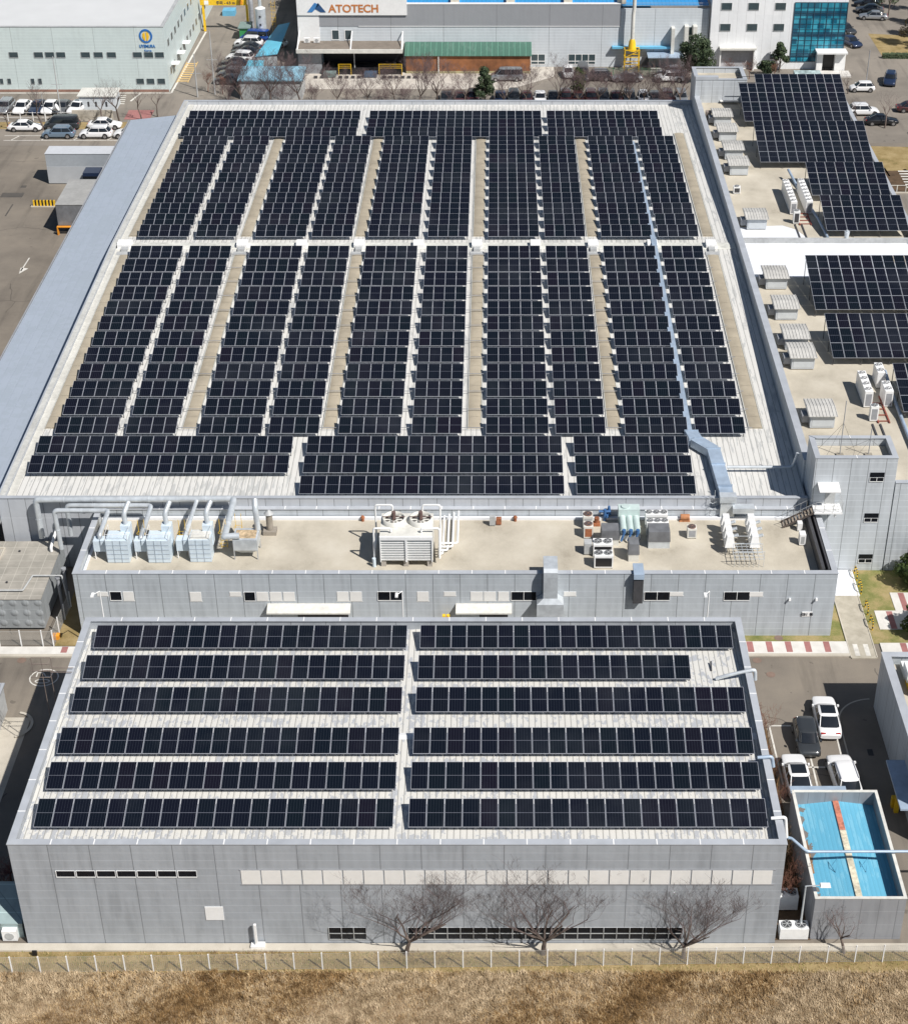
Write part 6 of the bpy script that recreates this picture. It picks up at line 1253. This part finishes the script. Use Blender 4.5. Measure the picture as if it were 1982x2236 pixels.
# ---- long grey works with sign
YA = 257.7
t = thing('sign_works', 'long grey works with white sign front and blue roof at the top of the view', 'building', (0, YA, 0))
def dbl(nm, m, *bxs):
    b = MB()
    for q in bxs: b.box(*q)
    return b.build(nm, m, t)
dbl('wall', clad_ato, (-30.6, 18.9, YA, YA + .4, 0, 6.35), (-30.6, -30.2, YA + .4, 300, 0, 11)); clad_up = cladding('cladding_upper', (.33, .34, .36), 8.12, -2.3 , 40, -9, dark=.4, var=.03)
dbl('upper_wall', clad_up, (-27.3, 18.9, YA - .06, YA + .4, 6.35, 9.7)); dbl('side_wall', clad_ato, (18.9, 32.5, YA, YA + .4, 0, 9.0))
dbl('trim', white, (-21.3, 18.9, YA - .1, YA - .06, 6.3, 6.38)); dbl('eaves', white, (-13.8, 18.9, YA - .12, YA + .5, 9.7, 9.82)); dbl('railing', midgrey, (18.9, 32.5, YA, YA + .05, 9.5, 9.55), (18.9, 32.5, YA, YA + .05, 9.85, 9.9))
dbl('sign_front', white, (-30.6, -13.8, YA - .3, YA + .4, 8.1, 12.6), (-30.6, -27.3, YA - .12, YA - .0, 0, 8.1))
blr = seam_roof('blue_roof_far', (.05, .32, .68), (.07, .36, .72), .6, .6, 0, ribdark=.75)
MB().exx([(YA + .4, 9.3), (YA + .4, 9.5), (275, 10.2), (292, 9.5), (292, 9.3)], -30.2, 32.4).build('roof', blr, t)
for x in (-7.1, 1.4, 10.2, 18.4): MB().box(x, x + 1.3, YA + .5, 272, 9.6, 10.25).build('roof_strip', plain('strip_beige', (.6, .56, .48), .6), t)
a = q2(85, 70, YA); lc = thing('wall_lettering', 'blue chevron mark with orange brown lettering on the white front', 'logo', (a[0], YA - .35, a[2]))
b = MB(); z0, z1_ = a[2], a[2] + 1.45; yy = YA - .35; x0 = a[0]
b.add([(x0, yy, z0), (x0 + 1.2, yy, z1_), (x0 + 1.9, yy, z1_ - .25), (x0 + 1.25, yy, z0 + .45), (x0 + .8, yy, z0)], [(0, 4, 3, 2, 1)], 0); b.add([(x0 + 1.25, yy, z0 + .5), (x0 + 1.75, yy, z1_), (x0 + 2.9, yy, z0), (x0 + 2.1, yy, z0)], [(0, 3, 2, 1)], 1)
b.build('chevron', [plain('chev_mid', (.06, .22, .5), .5), plain('chev_dark', (.03, .09, .22), .5)], lc)
text(lc, 'ATOTECH', q2(365, 70, YA)[0], z0 + .02, 1.62, YA - .33, plain('letter_orange', (.55, .2, .06), .5), bold=.045, sx=1.02)
for x in (-25.4, -23.4): windowpart(t, x, x + 1.0, 4.3, 5.7, YA, 1, 1, white, wg, fr=.12)
for x0, x1, n in ((5.3, 7.4, 2), (11.1, 15.2, 4), (28.9, 30.0, 1)):
    z = 5.0 if n == 1 else .95; windowpart(t, x0, x1, z, z + (1.0 if n > 1 else 1.2), YA, n, 1, white, wg, fr=.1); 
    if n > 1: windowpart(t, x0, x1, .45, .8, YA, n, 1, white, wg, fr=.08)
# loading dock with dark bay
zc_ = q2(400, 297, 253.2)[2]
t = thing('dock_canopy', 'flat brown topped canopy over the dark loading bay', 'canopy', (-22.4, 255, 0)); MB().box(-30.6, -14.4, 253.2, YA - .15, zc_ - .6, zc_).build('fascia', offwhite, t); MB().box(-30.4, -14.6, 253.4, YA - .2, zc_, zc_ + .04).build('roof', plain('gravel_brown', (.2, .17, .14), .9), t)
for x in (-30.5, -22.4, -14.6): MB().exx([(253.4, zc_), (253.3, zc_), (257.4, zc_ + 1.5), (257.6, zc_ + 1.5)], x, x + .18).build('brace', white, t)
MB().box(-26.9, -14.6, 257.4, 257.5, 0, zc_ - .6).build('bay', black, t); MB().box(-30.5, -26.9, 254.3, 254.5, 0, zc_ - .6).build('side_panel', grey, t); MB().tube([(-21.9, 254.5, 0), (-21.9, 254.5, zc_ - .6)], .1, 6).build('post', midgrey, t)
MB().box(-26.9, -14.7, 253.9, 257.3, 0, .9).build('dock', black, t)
facing_ac('left white condenser on the dock canopy', -29.2, 256.2, .9, .8, .4, 'condensers on the dock canopy', z=zc_ + .04); facing_ac('right white condenser on the dock canopy', -27.7, 256.2, .9, .8, .4, 'condensers on the dock canopy', z=zc_ + .04)
for x0, x1, lab in ((-24.3, -22.4, 'short yellow guard rail in front of the dark bay'), (-18.1, -14.6, 'long yellow guard rail at the right of the dark bay')):
    b = MB()
    for x in (x0, x1): b.tube([(x, 253.6, 0), (x, 253.6, 1.7)], .05, 6)
    for z in (1.1, 1.4, 1.7): b.tube([(x0, 253.6, z), (x1, 253.6, z)], .035, 6)
    tag(b.build('guard_rail', yellow), lab, 'rail', 'yellow guard rails')
for x, m, lab in ((-25.6, plain('leveller_green', (.18, .26, .25), .6), 'grey green dock leveller'), (-19.4, plain('leveller_blue', (.06, .1, .16), .6), 'dark blue dock leveller')): tag(MB().box(x - .95, x + .95, 252.2, 253.5, .1, .75).build('dock_leveller', m), lab + ' below the dark bay', 'dock leveller')
b = MB()
for k in range(17):
    x = -28 + k * .95
    if abs(x + 25.6) > 1.2 and abs(x + 19.4) > 1.2: b.box(x, x + .55, 251.9, 252.25, .015, .35)
tag(b.build('dock_bumpers', dark), 'row of small dark rubber stops along the dock edge', 'bumpers')
t = thing('green_canopy', 'lean-to with ribbed green translucent roof and rusty brown curtain wall', 'lean-to', (-4.4, 255, 0)); zt_ = q2(1000, 335, 254.4)[2]; grn = seam_roof('green_ribs', (.07, .16, .12), (.1, .19, .15), .55, .86, .1, ribdark=2.0)
MB().exx([(254.2, zt_), (254.2, zt_ + .08), (YA - .1, 3.95), (YA - .1, 3.85)], -14.2, 5.3).build('roof', grn, t); MB().box(-14.0, 5.1, 254.5, 254.6, 0.35, zt_).build('curtain', rustwall, t); MB().box(-14.0, 5.1, 254.4, 254.6, 0, .35).build('sill', plain('olive_kerb', (.4, .36, .2), .7), t)
MB().box(-9.1, -8.9, 254.3, 254.4, 0, zt_).build('post', offwhite, t)
# white chimney on yellow frame
p = q3(205, 385, 256.5); x = p[0]; t = thing('scrubber_chimney', 'tall white chimney standing on a yellow tank frame', 'chimney', (x, 256, 0))
MB().tube(bez([(x, 256.3, 4.6), (x, 256.3, 8.6), (x + .1, 256.3, 9.4), (x + .1, 256.3, 14)], .4), .3, 10).build('stack', offwhite, t); MB().tube([(x, 256.3, 3.0), (x, 256.3, 4.4), (x, 256.3, 4.8)], [.7, .5, .3], 12).build('tank', yellow, t)
b = MB()
for dx in (-1.1, 1.1):
    for dy in (-.7, .7): b.box(x + dx - .06, x + dx + .06, 256 + dy - .06, 256 + dy + .06, 0, 3.4)
for z in (1.1, 2.2, 3.3): b.box(x - 1.2, x + 1.2, 255.2, 255.3, z, z + .1).box(x - 1.2, x + 1.2, 256.7, 256.8, z, z + .1).box(x - 1.2, x - 1.1, 255.3, 256.7, z, z + .1)
b.tube([(x - 1.1, 255.25, 2.2), (x + 1.1, 255.25, 3.3)], .06, 4).tube([(x - 1.1, 255.25, 0), (x + 1.1, 255.25, 1.1)], .06, 4).build('frame', yellow, t)
for dx, w_, z0_, z1_, lab in ((6.0, .5, 1.5, 6.3, 'left tall pale duct on the works wall'), (8.0, .6, 1.5, 6.6, 'middle tall pale duct on the works wall'), (9.3, .6, 2.0, 6.6, 'right tall pale duct on the works wall')):
    b = MB(); b.box(x + dx, x + dx + w_, 256.4, YA - .02, z0_, z1_); tag(b.build('wall_duct', offwhite), lab, 'duct', 'tall pale ducts on the works wall')
t = thing('pipe_shelter', 'low grey lean-to with arched roof between chimney and evergreen', 'lean-to', (x + 5, 255, 0)); MB().box(x + 2.4, x + 8, 254.6, YA - .1, 2.3, 2.42).build('roof', galvblue, t); MB().box(x + 4.2, x + 7.2, 255.6, 255.7, 0, 2.3).build('wall', midgrey, t); MB().box(x + 1.5, x + 2.6, 255.6, 255.7, .8, 2.2).build('opening', dark, t)
MBb = MB().box(x - 3, x + 6.4, 256.9, YA - .05, 3.05, 3.35); tag(MBb.build('long_duct', bluerail), 'long bluish duct on the works wall behind the chimney', 'duct')
for k, xx in enumerate((x + 5.2, x + 2.8)):
    b = MB()
    for z in (.2, .55, .9): b.box(xx, xx + 2.2 - k * .6, 253.6, 254.0, z, z + .12)
    tag(b.build('pallet_stack', offwhite), ['low stack of pale pallets under the lean-to, right', 'low stack of pale pallets under the lean-to, left'][k], 'pallets', 'pallet stacks')
b = MB(); b.box(11, 17.5, 254.0, 254.05, 0, 1.3); tag(b.build('green_fence', plain('fence_green', (.06, .16, .08), .6)), 'low green fence behind the black crossover', 'fence') if 0 else None
t = thing('green_mesh_fence', 'green mesh fence in front of the yellow tank frame', 'fence', (20, 252.6, 0))
for k in range(13): MB().box(15.5 + k * 1.1, 15.58 + k * 1.1, 252.6, 252.68, 0, 1.5).build('post', plain('fence_green', (.06, .2, .1), .6), t)
b = MB()
for k in range(9): b.box(15.5, 28.7, 252.62, 252.65, .1 + k * .16, .13 + k * .16)
b.build('wire_mesh', plain('fence_green', (.06, .2, .1)), t)
# ---- white office with blue glass front
YO = 256.6
t = thing('office_block', 'white tiled office building with a large blue glass corner', 'building', (43, YO, 0))
MB().box(32.7, 53.4, YO, 275, 0, 12.4).build('wall', tile_w, t)
for z in (9.15, 5.95):
    for x in (34.15, 38.25, 42.35): windowpart(t, x, x + 1.55, z, z + 1.05, YO, 1, 1, midgrey, wg, fr=.08)
gx0, gx1 = 45.3, 53.35; bg_, gnt, gb = mk('blue_curtain_glass'); setb(gb, rough=.08, spec=.6); o_, s_ = pos(gnt)
ix = math_(gnt, 'FLOOR', math_(gnt, 'DIVIDE', s_[0], .98)); iz = math_(gnt, 'FLOOR', math_(gnt, 'DIVIDE', s_[2], .79)); cb = gnt.nodes.new('ShaderNodeCombineXYZ'); gnt.links.new(ix, cb.inputs[0]); gnt.links.new(iz, cb.inputs[1]); wn = gnt.nodes.new('ShaderNodeTexWhiteNoise'); wn.noise_dimensions = '2D'; gnt.links.new(cb.outputs[0], wn.inputs[0])
bandm = math_(gnt, 'MULTIPLY', math_(gnt, 'ADD', lines(gnt, s_[2], 3.2, 5.0, .8), 0), .75); cc = ramp(gnt, wn.outputs[0], [(0, (.01, .1, .17)), (.6, (.02, .23, .33)), (1, (.06, .36, .48))]); gnt.links.new(mix(gnt, bandm, cc, (.008, .03, .07)), gb.inputs[0])
MB().box(gx0, gx1, YO - .06, YO, 1.2, 10.3).build('glass_front', bg_, t)
b = MB()
for i in range(9): x = gx0 + (gx1 - gx0) * i / 8; b.box(x - .05, x + .05, YO - .12, YO - .06, 1.2, 10.3)
for k in range(12): z = 1.2 + 9.1 * k / 11; b.box(gx0, gx1, YO - .1, YO - .065, z - .03, z + .03)
b.build('mullions', plain('mullion', (.02, .06, .1), .4), t)
MB().box(49.0, 53.7, 254.3, YO - .13, 3.0, 3.25).build('entrance_canopy', white, t); MB().box(49.2, 50.1, YO - 1.4, YO - .13, 0, 3.0).build('entrance_wall', white, t); MB().box(52.0, 53.6, YO - 1.4, YO - .13, 0, 3.0).build('entrance_wall', white, t); MB().box(50.1, 52.0, YO - .5, YO - .13, 0.2, 2.9).build('entrance_door', black, t)
MB().box(49.5, 54.2, 252.4, 255.0, 0, .25).build('steps', pavewhite, t)
MB().box(34.2, 39.8, YO - 1.3, YO, 3.3, 3.6).build('shutter_canopy', offwhite, t); MB().box(34.5, 39.5, YO - .05, YO, .3, 3.1).build('shutter', plain('shutter_mid', (.4, .4, .42), .5), t); MB().box(34.3, 34.5, YO - .8, YO, 0, 3.3).box(39.5, 39.7, YO - .8, YO, 0, 3.3).build('shutter_side', white, t)
windowpart(t, 42.2, 43.4, 1.6, 2.3, YO, 1, 1, midgrey, wg)
MBb = MB().box(45.4, 49.4, 251.0, 253.2, .0, .9); tag(MBb.build('pale_planter', plain('marbled', (.4, .5, .5), .5, var=.4, scale=2)), 'low pale green marbled box in front of the office glass', 'planter')
t = thing('guard_post', 'white flat awning of a small building cut by the right edge', 'building', (66, 235, 0)); MB().box(64, 72, 233, 241, 2.6, 2.9).build('roof', white, t); MB().box(65, 72, 234, 240, 0, 2.6).build('wall', dark, t)
t = thing('dark_pergola', 'dark brown timber shelter beside the navy crossover', 'shelter', (61.5, 222, 0)); MB().box(59.3, 66, 222.5, 227, 2.2, 2.4).build('roof', plain('brown_timber', (.09, .06, .05), .8), t)
for xx in (59.5, 62.5): 
    for yy in (222.7, 226.6): MB().box(xx, xx + .2, yy, yy + .2, 0, 2.2).build('post', plain('brown_timber', (.09, .06, .05)), t)
MB().box(59.6, 66, 226.4, 226.5, 0, 2.2).build('back_wall', plain('brown_timber', (.09, .06, .05)), t)
p = at(1888, 196); t = thing('utility_pole', 'thin dark pole beside the small white hatchback at right', 'pole', (p[0], p[1], 0)); MB().tube([(p[0], p[1], 0), (p[0], p[1], 6)], .06, 6).build('pole', grey, t)
t = thing('low_rail', 'low pale rail in front of the black saloon at right', 'rail', (50, 205.5, 0))
for k in range(6): MB().box(47.2 + k * 1.15, 47.28 + k * 1.15, 205.9, 206, 0, .95).build('post', offwhite, t)
MB().box(47.2, 53, 205.93, 205.97, .9, .96).build('bar', offwhite, t)
b = MB(); b.box(47, 55, 205.5, 205.7, 0, .15); b.add([(55, 205.5, .15), (55.2, 205.7, .15), (58.2, 199, .15), (58, 198.9, .15)], [(0, 1, 2, 3)]); b.build('yard_kerb', concrete, kind='structure')
